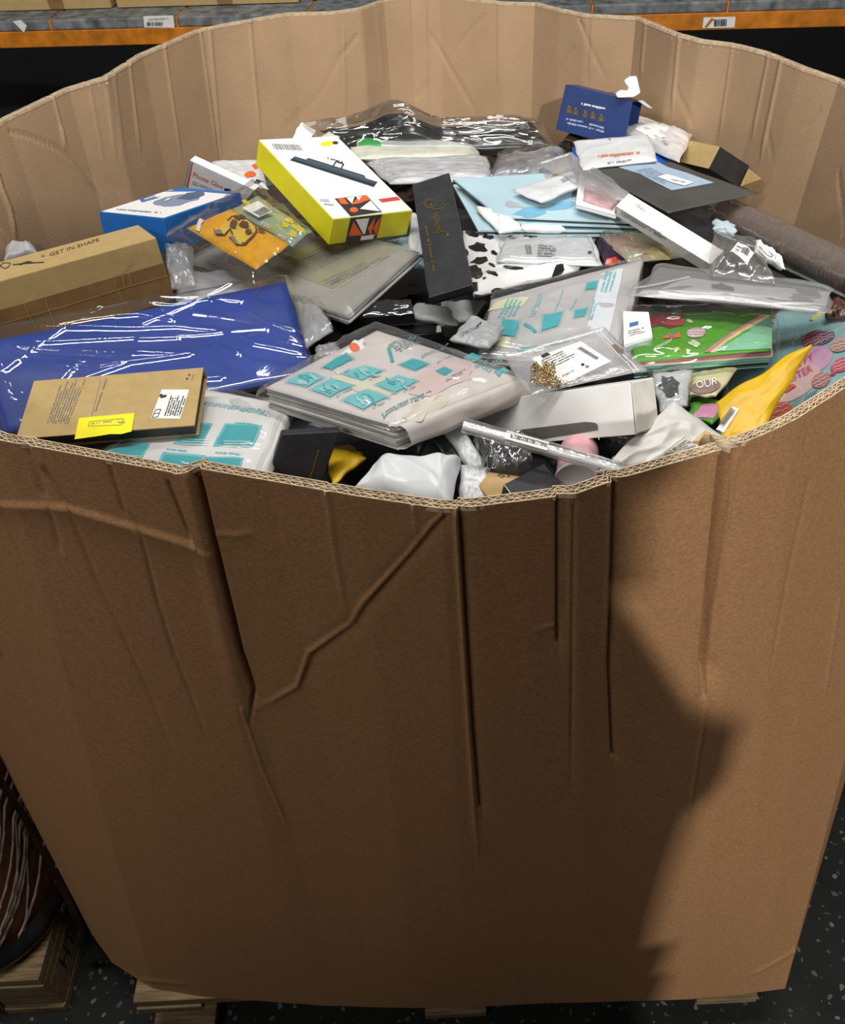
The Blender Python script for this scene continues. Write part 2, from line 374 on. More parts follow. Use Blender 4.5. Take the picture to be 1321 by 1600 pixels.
lt = nd(nt, 'ShaderNodeMath', operation='LESS_THAN'); nt.links.new(vo.outputs['Distance'], lt.inputs[0])
ml = nd(nt, 'ShaderNodeMath', operation='MULTIPLY'); ml.inputs[1].default_value = 0.55; nt.links.new(sep.outputs[0], ml.inputs[0])
sb = nd(nt, 'ShaderNodeMath', operation='SUBTRACT'); sb.inputs[1].default_value = 0.16; nt.links.new(ml.outputs[0], sb.inputs[0]); nt.links.new(sb.outputs[0], lt.inputs[1])
mx = nd(nt, 'ShaderNodeMix', data_type='RGBA'); src = b.inputs['Base Color'].links[0].from_socket
nt.links.new(lt.outputs[0], mx.inputs[0]); nt.links.new(src, mx.inputs[6]); nt.links.new(mx.outputs[2], b.inputs['Base Color'])
r2 = nd(nt, 'ShaderNodeValToRGB'); r2.color_ramp.elements[0].color = (.03, .031, .03, 1); r2.color_ramp.elements[1].color = (.12, .125, .115, 1)
nt.links.new(sep.outputs[1], r2.inputs[0]); nt.links.new(r2.outputs[0], mx.inputs[7])
mb = MB(); mb.add([(-4, -3, 0), (4, -3, 0), (4, 5.2, 0), (-4, 5.2, 0)], [(0, 1, 2, 3)]); struct(mb.build('floor', fl))
wallm = mat('hall_wall', (0.03, 0.03, 0.032), 0.9)
mb = MB(); box_mesh(mb, [V(-4, 5.0, 4.6), V(4, 5.0, 4.6), V(4, 5.2, 4.6), V(-4, 5.2, 4.6), V(-4, 5.0, 0), V(4, 5.0, 0), V(4, 5.2, 0), V(-4, 5.2, 0)]); struct(mb.build('wall_back', wallm))
mb = MB(); box_mesh(mb, [V(-3.9, -1.15, 2.15), V(.25, -1.15, 2.15), V(.25, -.97, 2.15), V(-3.9, -.97, 2.15), V(-3.9, -1.15, 0), V(.25, -1.15, 0), V(.25, -.97, 0), V(-3.9, -.97, 0)]); struct(mb.build('shade_wall', wallm))  # added wall out of view, keeps the aisle lamp off the bin's left front

# ------------------------------------------------------------------ rack
ORB = mat('orange_paint', (0.62, 0.20, 0.012), 0.45, var=0.18, scale=25, bump=0.1)
DECK = mat('deck_board', (0.19, 0.205, 0.215), 0.7, var=0.3, scale=30, bump=0.2)
RO = V(0, 2.913, 0); RE = V(.995, -.0998, 0).normalized(); RB = V(.0998, .995, 0)
def rk(px, py, back=0.0):       # local x and z on the rack's front plane
    d = ray(px, py); n = RB; t = (RO + RB * back - CAM).dot(n) / d.dot(n); q = CAM + d * t
    return (q - RO).dot(RE), q.z
def rbx(name, x0, x1, y0, y1, z0, z1, m, parent, bev=0.002):
    pts = [RO + RE * x + RB * y + V(0, 0, z) for z in (z1, z0) for x, y in ((x0, y0), (x1, y0), (x1, y1), (x0, y1))]
    return prism(name, pts, m, parent, bev), pts
zb0 = rk(200, 70)[1]; zb1 = rk(200, 47)[1]; zd = rk(200, 28)[1]
rack = thing('pallet_rack', 'orange pallet rack behind the bin with grey deck boards on its beam', 'rack', RO + V(0, 0, 0))
bm_o, bp = rbx('beam', -2.2, 2.4, -.004, .05, zb0, zb1 + .004, ORB, rack)
rbx('beam', -2.2, 2.4, .95, 1.0, zb0, zb1 + .004, ORB, rack)
gaps = [-2.2] + [rk(x, 30)[0] for x in (-130, 75, 275, 480, 690, 925, 1135)] + [rk(1340, 20)[0], 2.3]
for a, c in zip(gaps[:-1], gaps[1:]): rbx('deck_board', a + .004, c - .004, 0, .98, zb1 + .004, zd, DECK, rack, .005)
for g in gaps[1:-1]: rbx('spacer_clip', g - .0035, g + .0035, .003, .9, zb0 + .01, zd - .003, ORB, rack, .0005)
for x in (-2.2, 2.3):
    for y in (.0, .93): rbx('upright', x, x + .08, y, y + .07, 0, 2.4, ORB, rack)
def rack_label(px4, name, back, build):
    c = [RO + RE * rk(*p, back)[0] + RB * back + V(0, 0, rk(*p, back)[1]) for p in px4]
    s = Surf(c); mb = MB(); vs, fs = grid_mesh(s, lambda u, v: s.at(u, v, .001), 3, 3); mb.add(vs, fs); lo = mb.build(name, PAPER, rack)
    pr = Print(s, .0016); build(pr); pr.build(lo)
rack_label([(226, 43), (273, 43), (271, 24), (224, 25)], 'shelf_label', -.001, lambda pr: (pr.bars('barcode', INK, [(230, 40), (255, 40), (255, 34), (230, 34)]), pr.greek('lettering', INKG, [(232, 32), (266, 31), (266, 27), (232, 28)], 2)))
rack_label([(1098, 44), (1148, 43), (1150, 26), (1100, 27)], 'shelf_label', -.006, lambda pr: (pr.bars('barcode', INK, [(1116, 41), (1136, 40), (1136, 29), (1116, 30)]), pr.quad('tear', ORB, [(1101, 42), (1105, 43), (1117, 29), (1112, 28)])))
s = [RO + RE * rk(x, y, -.001)[0] + RB * -.001 + V(0, 0, rk(x, y, -.001)[1]) for x, y in ((20, 33), (32, 31), (42, 40), (38, 51), (31, 44))]
mb = MB(); mb.add(s, [(0, 1, 2, 3, 4)]); mb.add([q - RB * .002 for q in s], [(4, 3, 2, 1, 0)]); mb.build('torn_label', PAPER, rack)
def shelf_carton(x0, x1, pyb, label, h=.32, name='shelf_carton'):
    a = rk(x0, pyb, .13)[0]; c = rk(x1, pyb, .13)[0]
    t = thing(name, label, 'box', RO + RE * ((a + c) / 2) + RB * .13 + V(0, 0, zd), 'cartons on the rack shelf')
    rbx('carton_body', a + .004, c - .004, .13, .55, zd + .001, zd + h, KRAFT_BOX, t, .004)
    rbx('bottom_flap', a + .007, c - .007, .127, .1305, zd + .003, zd + .03, KRAFT_LIGHT, t, .001)
    m = (a + c) / 2 + .06
    rbx('tape_strip', m - .025, m + .025, .1255, .1275, zd + .004, zd + .28, mat('brown_tape', (.26, .15, .06), .25), t, .0004)
shelf_carton(-50, 177, 15, 'kraft carton on the rack shelf nearest the torn shelf label')
shelf_carton(181, 470, 10, 'wide kraft carton on the rack shelf above the barcode label')
t = thing('equipment_case', 'dark grey case on the rack shelf beside the wide kraft carton', 'case', RO + RE * rk(505, 8, .16)[0] + RB * .16 + V(0, 0, zd))
a = rk(482, 8, .16)[0]; c = rk(600, 8, .16)[0]
rbx('case_body', a, c, .16, .5, zd + .001, zd + .2, mat('case_grey', (.09, .1, .11), .5), t, .01); rbx('case_lid', a - .004, c + .004, .155, .505, zd + .2, zd + .23, DARKP, t, .006)

# ------------------------------------------------------------------ pallets
def pallet(name, label, x0, x1, y0, y1, h=.144, back=.0):
    t = thing(name, label, 'pallet', ((x0 + x1) / 2, (y0 + y1) / 2, 0)); w = .022
    for i in range(7):
        yy = y0 + (y1 - y0) * (i + .5) / 7; hw = (y1 - y0) / 14 * (.96 if i in (0, 6) else .72)
        cuboid('deck_board', ((x0 + x1) / 2, yy, h - w / 2), (x1 - x0, hw * 2, w), WOOD, t)
    for i in range(3):
        xx = x0 + .05 + (x1 - x0 - .1) * i / 2
        cuboid('stringer_board', (xx, (y0 + y1) / 2, h - w * 1.5 - .0005), (.1, y1 - y0, w - .001), WOOD, t)
        cuboid('bottom_board', (xx, (y0 + y1) / 2, w / 2), (.1, y1 - y0, w - .001), WOOD, t)
        for j in range(3):
            yy = y0 + .07 + (y1 - y0 - .14) * j / 2
            o = cuboid('block', (xx, yy + (back if j == 0 else 0), h / 2 - w / 2), (.1, .13, h - 3 * w - .001), WOOD, t, 0, .004)
    return t
pallet('pallet', 'worn wooden pallet underneath the big cardboard bin', -.48, .503, .43, 1.6, back=.05)
lp = pallet('pallet', 'wooden pallet under the stretch-wrapped load', -1.46, -.635, .47, 1.27)
s = Surf([V(-.6348, .49, .03), V(-.6348, .60, .03), V(-.6348, .60, .105), V(-.6348, .49, .105)])
pr = Print(s); pr.text('stamp', INK, 'HT', s and proj(s.at(.25, .3)), proj(s.at(.75, .3)), proj(s.at(.25, .8))); pr.build(lp)
# wrapped load
def rrect(cx, cy, hx, hy, r, n=10):
    out = []
    for k, (sx, sy) in enumerate(((1, -1), (1, 1), (-1, 1), (-1, -1))):
        for i in range(n + 1):
            a = math.radians(-90 + 90 * k + 90 * i / n); out.append((cx + sx * (hx - r) + r * math.cos(a), cy + sy * (hy - r) + r * math.sin(a)))
    return out
ld = thing('wrapped_load', 'brown load in stretch film on the pallet beside the bin', 'load', (-1.06, .87, .1445))
mb = MB(); ring = rrect(-1.06, .87, .425, .395, .14); nz_ = 24
for j in range(nz_ + 1):
    z = .1455 + .95 * j / nz_
    for i, (x, y) in enumerate(ring):
        k = 1 + .012 * noise.noise(Vector((x * 4, y * 4, z * 3))); mb.v.append((-1.06 + (x + 1.06) * k, .87 + (y - .87) * k, z))
n = len(ring)
for j in range(nz_):
    for i in range(n): mb.f.append([j * n + i, j * n + (i + 1) % n, (j + 1) * n + (i + 1) % n, (j + 1) * n + i]); mb.m.append(0)
mb.f.append([nz_ * n + i for i in range(n)]); mb.m.append(0)
mb.build('load_body', mat('load_brown', (.26, .10, .042), .3, var=.25, scale=5), ld, smooth=True)
wf = film('stretch_film', .06, (.7, .6, .55), .1, .5, .25, 30)
rnd = random.Random(5); mb = MB()
for k in range(90):                      # tight diagonal folds of the film
    z0 = .12 + .9 * rnd.random(); sl = .9 + .5 * rnd.random(); w = .0006 + .0011 * rnd.random(); i0 = rnd.randrange(0, 22); ln = rnd.randrange(7, 16)
    for i in range(i0, i0 + ln):
        x0, y0 = ring[i % n]; x1, y1 = ring[(i + 1) % n]; za = z0 + .25 * sl * (i - i0) / ln; zb_ = z0 + .25 * sl * (i + 1 - i0) / ln
        f = lambda x, y, z, kk: (-1.06 + (x + 1.06) * kk, .87 + (y - .87) * kk, min(1.09, max(.15, z)))
        mb.add([f(x0, y0, za - w, 1.014), f(x1, y1, zb_ - w, 1.014), f(x1, y1, zb_, 1.022), f(x0, y0, za, 1.022), f(x0, y0, za + w, 1.014), f(x1, y1, zb_ + w, 1.014)], [(0, 1, 2, 3), (3, 2, 5, 4)])
mb.build('film_fold', film('film_fold', .6, (.75, .6, .52), .12, .6, 0), ld, smooth=True, kind='stuff')
mb = MB()
rr = random.Random(8)
for j in range(5):
    for i, (x, y) in enumerate(ring):
        k = 1.018 + .03 * math.sin(j / 4 * math.pi) + .02 * noise.noise(Vector((x * 14, y * 14, j * 1.3))); mb.v.append((-1.06 + (x + 1.06) * k, .87 + (y - .87) * k, .1465 + .011 * j + .006 * (1 + noise.noise(Vector((x * 9, y * 9, 3))))))
for j in range(4):
    for i in range(n): mb.f.append([j * n + i, j * n + (i + 1) % n, (j + 1) * n + (i + 1) % n, (j + 1) * n + i]); mb.m.append(0)
mb.build('film_hem', BLACKP, ld, smooth=True)

# ================================================================== THE BIN
def cr(px, z): q = P(*px, z); return (q.x, q.y, z)
KEY = [((-.545, .65, 1.165), (-.568, .536)), ((-.43, .57, 1.163), (-.525, .492)), (cr((0, 690), 1.16), (-.452, .450)), (cr((120, 712), 1.16), (-.38, .437)),
       (cr((276, 741), 1.16), (-.21, .417)), (cr((288, 736), 1.162), (-.185, .414)), (cr((303, 732), 1.164), (-.165, .413)), (cr((420, 753), 1.16), (-.10, .408)), (cr((560, 778), 1.16), (-.05, .405)), (cr((690, 797), 1.158), (.03, .403)),
       (cr((722, 796), 1.158), (.065, .402)), (cr((820, 783), 1.16), (.15, .402)), (cr((900, 772), 1.16), (.21, .4)), (cr((960, 750), 1.16), (.255, .4)), (cr((1122, 703), 1.16), (.36, .398)), (cr((1150, 698), 1.16), (.385, .399)), (cr((1240, 657), 1.16), (.435, .401)), (cr((1321, 606), 1.16), (.47, .402)),
       ((.46, .605, 1.162), (.505, .404)), ((.54, .70, 1.165), (.522, .43)), ((.605, .93, 1.17), (.56, .85)), (cr((1321, 125), 1.18), (.565, 1.2)), (cr((1260, 104), 1.183), (.565, 1.3)), (cr((1205, 82), 1.185), (.56, 1.4)), (cr((1150, 68), 1.185), (.55, 1.47)),
       (cr((1100, 62), 1.185), (.53, 1.52)), (cr((1060, 51), 1.185), (.5, 1.57)), (cr((1000, 26), 1.185), (.45, 1.62)), (cr((920, 22), 1.185), (.36, 1.63)), (cr((880, 14), 1.185), (.3, 1.63)), (cr((840, 4), 1.185), (.25, 1.63)), (cr((790, 3), 1.185), (.2, 1.63)), (cr((740, -3), 1.185), (.13, 1.63)), (cr((690, -8), 1.185), (.08, 1.63)),
       (cr((640, -8), 1.185), (.03, 1.63)), (cr((595, 0), 1.185), (0, 1.63)), (cr((560, 12), 1.185), (-.06, 1.63)), (cr((520, 18), 1.185), (-.12, 1.63)), (cr((450, 20), 1.185), (-.2, 1.63)), (cr((400, 28), 1.185), (-.26, 1.63)), (cr((345, 38), 1.185), (-.32, 1.62)), (cr((305, 46), 1.185), (-.37, 1.6)),
       (cr((255, 68), 1.184), (-.43, 1.57)), (cr((215, 85), 1.183), (-.48, 1.53)), (cr((160, 120), 1.182), (-.53, 1.46)), (cr((100, 138), 1.18), (-.55, 1.4)), (cr((0, 185), 1.178), (-.57, 1.22)), ((-.605, .95, 1.17), (-.58, .9))]
ZB = .1455
def resample(step_of):
    out = []; nk = len(KEY)
    for i in range(nk):
        (ax, ay, az), (bx, by) = KEY[i]; (cx, cy, cz), (dx, dy) = KEY[(i + 1) % nk]
        L = max(math.hypot(cx - ax, cy - ay), math.hypot(dx - bx, dy - by)); n = max(1, round(L / step_of(i)))
        for k in range(n):
            t = k / n; out.append((ax + (cx - ax) * t, ay + (cy - ay) * t, az + (cz - az) * t, bx + (dx - bx) * t, by + (dy - by) * t))
    a = np.array(out)
    b = (np.roll(a, 1, 0) + 2 * a + np.roll(a, -1, 0)) / 4
    return b
def normals2(xy):
    t = np.roll(xy, -1, 0) - np.roll(xy, 1, 0); t /= np.linalg.norm(t, axis=1)[:, None]
    return np.stack([t[:, 1], -t[:, 0]], 1)
def npproj(p):
    v = p - np.array(CAM); zc = v @ np.array(FWD)
    return np.stack([IW / 2 + FOC * (v @ np.array(RT)) / zc, IH / 2 - FOC * (v @ np.array(UP)) / zc], -1)
def crease_field(px, cre):
    """relief of the folded board: ridges (+) and grooves (-) along the creases, each (points, width, depth, side falloff)"""
    h = np.zeros(len(px))
    for pts, w, amp, fall in cre:
        pts = np.array(pts, float); best = np.full(len(px), 1e9); sd = np.zeros(len(px)); fr = np.zeros(len(px)); ls = np.hypot(*(pts[1:] - pts[:-1]).T); cum = np.concatenate([[0], np.cumsum(ls)]); kk = 0
        for a, b in zip(pts[:-1], pts[1:]):
            d = b - a; L2 = d @ d; t = np.clip(((px - a) @ d) / L2, 0, 1); q = a + t[:, None] * d; r = px - q; dist = np.hypot(r[:, 0], r[:, 1])
            s = np.sign(d[0] * r[:, 1] - d[1] * r[:, 0]); m = dist < best; best[m] = dist[m]; sd[m] = s[m]; fr[m] = (cum[kk] + t[m] * ls[kk]) / cum[-1]; kk += 1
        if fall: h += amp * np.where(sd > 0, np.exp(-best / fall), np.exp(-(best / w) ** 2))
        else: h += amp * np.exp(-(best / w) ** 2) * np.clip((1.0 - fr) / .22, 0, 1)
    return h
CR_OUT = [
    ([(40, 700), (76, 789)], 9, -.003, 0), ([(0, 790), (68, 792), (106, 796), (212, 827), (303, 855)], 4, .003, 18),
    ([(68, 736), (110, 804), (151, 910), (185, 982), (231, 1080), (280, 1194)], 7, -.0028, 0), ([(170, 728), (193, 800), (220, 838), (246, 944), (272, 1023), (314, 1129), (340, 1200)], 6, -.0024, 0),
    ([(0, 792), (45, 902), (91, 1012), (140, 1122)], 6, -.0022, 0), ([(0, 1023), (42, 1107), (80, 1197)], 5, -.002, 0), ([(76, 789), (89, 842), (96, 870)], 7, -.002, 0),
    ([(308, 736), (335, 850), (377, 1023), (397, 1080), (391, 1137)], 5, -.012, 0), ([(292, 740), (318, 850), (355, 1010), (378, 1090), (388, 1130)], 13, .006, 0), ([(262, 755), (288, 819), (303, 855)], 4, -.004, 0),
    ([(378, 1107), (409, 1197), (458, 1310)], 4, .0022, 0), ([(333, 836), (370, 838), (400, 832)], 5, .0015, 0),
    ([(690, 806), (672, 824), (642, 862), (604, 904), (566, 945), (548, 976), (483, 1021), (464, 1074), (423, 1097), (392, 1110)], 6, .0045, 0), ([(690, 815), (650, 862), (610, 908), (556, 976), (490, 1030), (470, 1080), (425, 1107)], 12, -.0035, 0),
    ([(510, 768), (521, 855), (542, 968)], 6, .002, 0), ([(646, 790), (652, 845)], 6, .0012, 0),
    ([(712, 802), (722, 964), (733, 1138), (741, 1260), (750, 1370)], 6, .0045, 0), ([(750, 1260), (738, 1138), (727, 964), (717, 802)], 2.5, -.006, 9),
    ([(871, 1002), (871, 782)], 2.5, -.006, 9), ([(898, 779), (896, 900), (893, 1250)], 5, -.0025, 0), ([(884, 780), (884, 1000)], 9, -.002, 0),
    ([(958, 1180), (952, 1036), (959, 752)], 2.5, -.006, 7), ([(953, 752), (946, 1036)], 5, .0015, 0),
    ([(1095, 1040), (1110, 870), (1126, 716)], 2.2, -.028, 17), ([(1156, 712), (1117, 980), (1106, 1093)], 4, .003, 0), ([(1103, 1050), (1101, 1095)], 5, -.006, 0),
    ([(1104, 1104), (1089, 1195), (1075, 1290)], 4, .002, 0), ([(1264, 750), (1230, 905), (1200, 1075)], 5, -.0014, 0), ([(1313, 940), (1290, 1097)], 5, .0016, 0),
    ([(1242, 1487), (1194, 1514), (1167, 1526)], 4, .0022, 0), ([(835, 985), (871, 975)], 4, .0012, 0), ([(150, 1490), (210, 1530), (300, 1540)], 5, .0015, 0)]
CR_IN = [
    ([(80, 140), (102, 227), (135, 277), (172, 320)], 4, .004, 0), ([(95, 200), (100, 232)], 3, .003, 0), ([(202, 95), (220, 246)], 3, .004, 0), ([(255, 60), (284, 257)], 3, .004, 0),
    ([(312, 45), (341, 250)], 3, .004, 0), ([(328, 45), (346, 250)], 3, .004, 0), ([(390, 30), (407, 216)], 3, .004, 0), ([(165, 115), (182, 257)], 3, .003, 0), ([(140, 130), (163, 260)], 3, .0022, 0), ([(178, 110), (196, 260)], 5, .002, 0),
    ([(-10, 260), (0, 292), (15, 330), (25, 382)], 4, .006, 0), ([(12, 205), (37, 210), (87, 230), (115, 252)], 3, -.003, 0), ([(0, 360), (14, 378), (22, 395)], 3, .003, 0), ([(170, 285), (192, 300)], 3, -.002, 0),
    ([(670, -10), (671, 167)], 4, .005, 0), ([(674, 53), (700, 98), (750, 185)], 3, -.0035, 0), ([(757, 23), (727, 57), (700, 95)], 3, -.0035, 0), ([(670, 129), (648, 155)], 4, -.003, 0), ([(700, 129), (678, 166)], 4, -.002, 0),
    ([(927, 15), (922, 132)], 3, .005, 0), ([(905, 30), (928, 85), (950, 129)], 3, -.003, 0), ([(897, 72), (870, 120), (838, 200)], 3, -.0028, 0), ([(780, 5), (780, 150)], 5, .0018, 0), ([(557, 57), (530, 91), (500, 148), (430, 215)], 4, -.003, 0), ([(537, 40), (540, 180)], 4, .0016, 0),
    ([(1062, 50), (1050, 180)], 3, .0045, 0), ([(1056, 137), (1088, 204)], 3, -.003, 0), ([(1010, 28), (1002, 127)], 3, .003, 0), ([(1145, 70), (1123, 220)], 3, .003, 0), ([(1203, 80), (1174, 223)], 4, .003, 0), ([(1223, 88), (1187, 258)], 3, .004, 0),
    ([(1200, 210), (1208, 248)], 3, -.002, 0), ([(1283, 172), (1255, 205)], 3, -.002, 0), ([(1310, 270), (1318, 340), (1318, 365), (1300, 380)], 3, -.003, 0), ([(380, 120), (430, 235)], 9, .0015, 0), ([(590, 20), (600, 150)], 8, .001, 0)]
CR_IN = [(a, max(1.7, w * .45), -d * .75, f) for a, w, d, f in CR_IN]
CR_OUT = [(a, (max(2.6, w * .62) if w <= 9 and not f else w), d * .7 if not f else d * .8, f) for a, w, d, f in CR_OUT]
HOFF = {}
def bin_sheet(name, pts5, off, rows, m, parent, cre, mask, z_to, jit):
    n = len(pts5); nt_ = normals2(pts5[:, :2]); nb_ = normals2(pts5[:, 3:5]); R = len(rows)
    top = np.concatenate([pts5[:, :2] + nt_ * off, pts5[:, 2:3]], 1); bot = np.concatenate([pts5[:, 3:5] + nb_ * off, np.full((n, 1), ZB)], 1)
    if z_to is not None: f = ((pts5[:, 2] - z_to) / (pts5[:, 2] - ZB))[:, None]; bot = top * (1 - f) + bot * f
    r = np.array(rows)[:, None, None]; g = top[None] * (1 - r) + bot[None] * r
    nn = nt_[None] * (1 - r) + nb_[None] * r
    bul = np.sin(np.pi * np.clip(r[..., 0], 0, 1)) * .0
    flatg = g.reshape(-1, 3).copy(); nf = np.concatenate([nn.reshape(-1, 2), np.zeros((n * R, 1))], 1)
    px = npproj(flatg); mk = mask(flatg); h = np.zeros(len(px)); h[mk] = crease_field(px[mk], cre)
    if off < 0:                                   # the inner liner follows the folds of the board's front
        fo = flatg - nf * off; mo = fo[:, 1] < .72; h[mo] = np.minimum(crease_field(npproj(fo[mo]), CR_OUT), .001) * 1.05
    h += np.array([.0022 * noise.noise(Vector((x * 5, y * 5, z * 2.2))) for x, y, z in flatg])
    flatg += nf * h[:, None]; HOFF[name] = (pts5[:, :2].copy(), h[:n].copy())
    if jit: flatg[:n, 2] += np.array([jit * noise.noise(Vector((x * 60, y * 60, 1))) for x, y, z in flatg[:n]])
    me = bpy.data.meshes.new(name); o3 = parent_loc(parent); flatg -= np.array(o3)
    idx = np.arange(n); nx = (idx + 1) % n; fs = []
    for j in range(R - 1): fs.append(np.stack([j * n + idx, (j + 1) * n + idx, (j + 1) * n + nx, j * n + nx], 1))
    fs = np.concatenate(fs)
    if off < 0 and 'inner' in name: fs = fs[:, ::-1]
    me.from_pydata(flatg.tolist(), [], fs.tolist()); me.polygons.foreach_set('use_smooth', [True] * len(fs)); me.update()
    return link(name, me, parent, [m])
thebin = thing('cardboard_bin', 'huge brown corrugated cardboard bin on a pallet, filled with loose packages', 'box', (0, 1.0, ZB))
NF = 19
po = resample(lambda i: .0018 if i < NF else .02)
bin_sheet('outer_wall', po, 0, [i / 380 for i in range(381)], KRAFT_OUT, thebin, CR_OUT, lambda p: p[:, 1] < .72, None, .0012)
pi_ = resample(lambda i: .003 if i < NF else .0026)
rows = [(i / 110) ** 1.5 for i in range(111)]
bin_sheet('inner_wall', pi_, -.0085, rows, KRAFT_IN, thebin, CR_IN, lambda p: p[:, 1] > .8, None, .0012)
# corrugated edge: middle liner and two rows of flutes between the liners, following the creased board
pm = resample(lambda i: .002 if i < NF else .004); nm = normals2(pm[:, :2]); n = len(pm)
hm = np.zeros(n)
for i in range(n):
    src_, hv = HOFF['outer_wall' if pm[i, 1] < .75 else 'inner_wall']; hm[i] = hv[np.argmin(((src_ - pm[i, :2]) ** 2).sum(1))]
arc = np.concatenate([[0], np.cumsum(np.hypot(*(pm[1:, :2] - pm[:-1, :2]).T))])
def edge_strip(name, o, half, depth, lift=0.0):      # paper on edge: a thin top face and two sides
    mb = MB(); vs = []
    for dz, sg in ((-depth, 1), (0, 1), (0, -1), (-depth, -1)):
        q = pm[:, :2] + nm * (o + sg * half + hm)[:, None]
        vs += [(q[i, 0], q[i, 1], pm[i, 2] + dz + lift) for i in range(n)]
    ix = [(i, (i + 1) % n) for i in range(n)]
    mb.add(vs, [(k * n + i, k * n + j, (k + 1) * n + j, (k + 1) * n + i) for k in range(3) for i, j in ix]); mb.build(name, KRAFT_EDGE, thebin)
jit = np.array([.0007 * noise.noise(Vector((x * 50, y * 50, 1))) for x, y in pm[:, :2]])
edge_strip('rim_liner', np.full(n, -.0004), .0004, .004, .0006); edge_strip('rim_liner', np.full(n, -.0084), .0004, .004, .0006); edge_strip('middle_liner', -.0046 + jit, .0004, .008)
tri = np.abs(((arc / .0085) % 1.0) * 2 - 1) * 2 - 1
edge_strip('fluting', -.0025 + tri * .0016, .00035, .009); tri = np.abs(((arc / .0060 + .3) % 1.0) * 2 - 1) * 2 - 1
edge_strip('fluting', -.0066 + tri * .0013, .00035, .009)
mb = MB(); nb2 = normals2(pi_[:, 3:5]); bb = pi_[:, 3:5] - nb2 * .01; mb.add([(x, y, ZB + .001) for x, y in bb], [tuple(range(len(bb)))]); mb.build('bin_bottom', KRAFT_IN, thebin)
# dark plastic edging that hangs off the bin's near corner
t = thing('plastic_edging', 'dark glossy plastic strip hanging down the bin edge beside the wrapped load', 'strip', (-.6, .6, .0))
pts = [P(-9, 1183, .62), P(50, 1272, .47), P(76, 1325, .38), P(100, 1368, .31), P(118, 1405, .25), P(133, 1440, .19), P(139, 1452, .165), P(137, 1470, .12), P(143, 1488, .06)]
mb = MB()
for i, q in enumerate(pts):
    w = .011 + .003 * (i % 2); q = q + V(-.006, -.002, 0)
    mb.v += [tuple(q + V(-w, .004, 0)), tuple(q + V(-w * .5, -.004, .002)), tuple(q + V(0, .002, 0)), tuple(q + V(-w * .5, .008, -.002))]
for i in range(len(pts) - 1):
    for k in range(4): mb.f.append([i * 4 + k, i * 4 + (k + 1) % 4, i * 4 + 4 + (k + 1) % 4, i * 4 + 4 + k]); mb.m.append(0)
mb.build('edging_strip', mat('edging_plastic', (.03, .014, .012), .2, var=.2), t)
# ================================================================== THE CONTENTS
def item(name, label, cat, c, group=None, drop=.015): return thing(name, label, cat, base_of(c, drop), group)
YEL = mat('yellow_card', (.72, .66, .01), .45, var=.05); BLUEB = mat('blue_card', (.008, .12, .42), .4, var=.05); BOXW = mat('white_box', (.82, .83, .83), .45, var=.02)
# --- white and yellow carton
c = rbox((-.1007, 1.1525, 1.0827), (.2364, .1922, .6097), (.1272, .2024, .0363))
t = item('product_box', 'white and yellow product box with a dark bar pictured on its lid', 'box', c)
o, f = slab('box_body', c, .0363, YEL, t); S = f['top']; pr = Print(S)
pr.rect('lid_panel', BOXW, .004, .004, .996, .996, 8)
G1 = flat('slate', (.045, .075, .10)); G2 = flat('slate_dark', (.02, .03, .042))
pr.poly('bar_picture', G2, [(453, 251), (461, 245), (590, 285), (584, 293)], 1); pr.poly('bar_picture', G1, [(457, 250), (462, 246), (588, 285), (585, 289)], 2); pr.poly('bar_picture', G1, [(478, 250), (482, 248), (569, 275), (572, 279)], 2)
pr.line('bracket_picture', INK, [(519, 263), (525, 253), (537, 257), (532, 266)], 2.2, 1); pr.greek('lettering', INK, [(511, 250), (534, 256), (535, 252), (512, 246)], 1, 3, cw=.12)
pr.bars('barcode', INKG, [(429, 234), (474, 236), (468, 227), (424, 225)], 20, 4, 1); pr.ell('yellow_mark', YELLOWL, (512, 225), 12, 3.6, -.1, 1); pr.ell('dark_mark', INK, (524, 224), 4.5, 2.2, 0, 2)
pr.quad('red_mark', REDI, [(597, 317), (626, 313), (621, 308), (591, 312)], 3, 1); pr.greek('lettering', INKG, [(501, 316), (520, 318), (517, 312), (499, 312)], 2, 5); pr.greek('lettering', INKG, [(508, 322), (528, 324), (524, 320), (506, 318)], 1, 6)
pr.poly('band', INK, [(548, 339), (597, 332), (573, 306), (523, 311)], 1)
pr.poly('orange_shape', ORANGE, [(533, 320), (545, 320), (538, 311), (527, 311)], 2); pr.poly('orange_shape', ORANGE, [(549, 321), (561, 319), (578, 313), (572, 306), (562, 307)], 2); pr.ell('orange_shape', ORANGE, (553, 329), 6.5, 4, 0, 2)
pr.poly('white_shape', PAPER, [(541, 311), (554, 309), (550, 320)], 3); pr.poly('white_shape', PAPER, [(562, 328), (594, 332), (579, 315)], 3); pr.poly('white_shape', PAPER, [(556, 309), (565, 308), (561, 315)], 3)
pr.build(t)
F = f['front']; pr = Print(F)
pr.rect('band', INK, .205, 0, .60, 1, 4); pr.poly('orange_shape', ORANGE, [(.225, .28), (.40, .24), (.25, .85)], 1, True); pr.poly('white_shape', PAPER, [(.27, .92), (.44, .92), (.43, .28), (.41, .27)], 1, True)
pr.poly('orange_shape', ORANGE, [(.45, .5), (.515, .95), (.515, .12)], 1, True); pr.poly('orange_shape', ORANGE, [(.52, .5), (.585, .95), (.585, .12)], 1, True); pr.poly('white_shape', PAPER, [(.39, .02), (.55, .02), (.56, .2), (.39, .2)], 1, True)
pr.build(t)
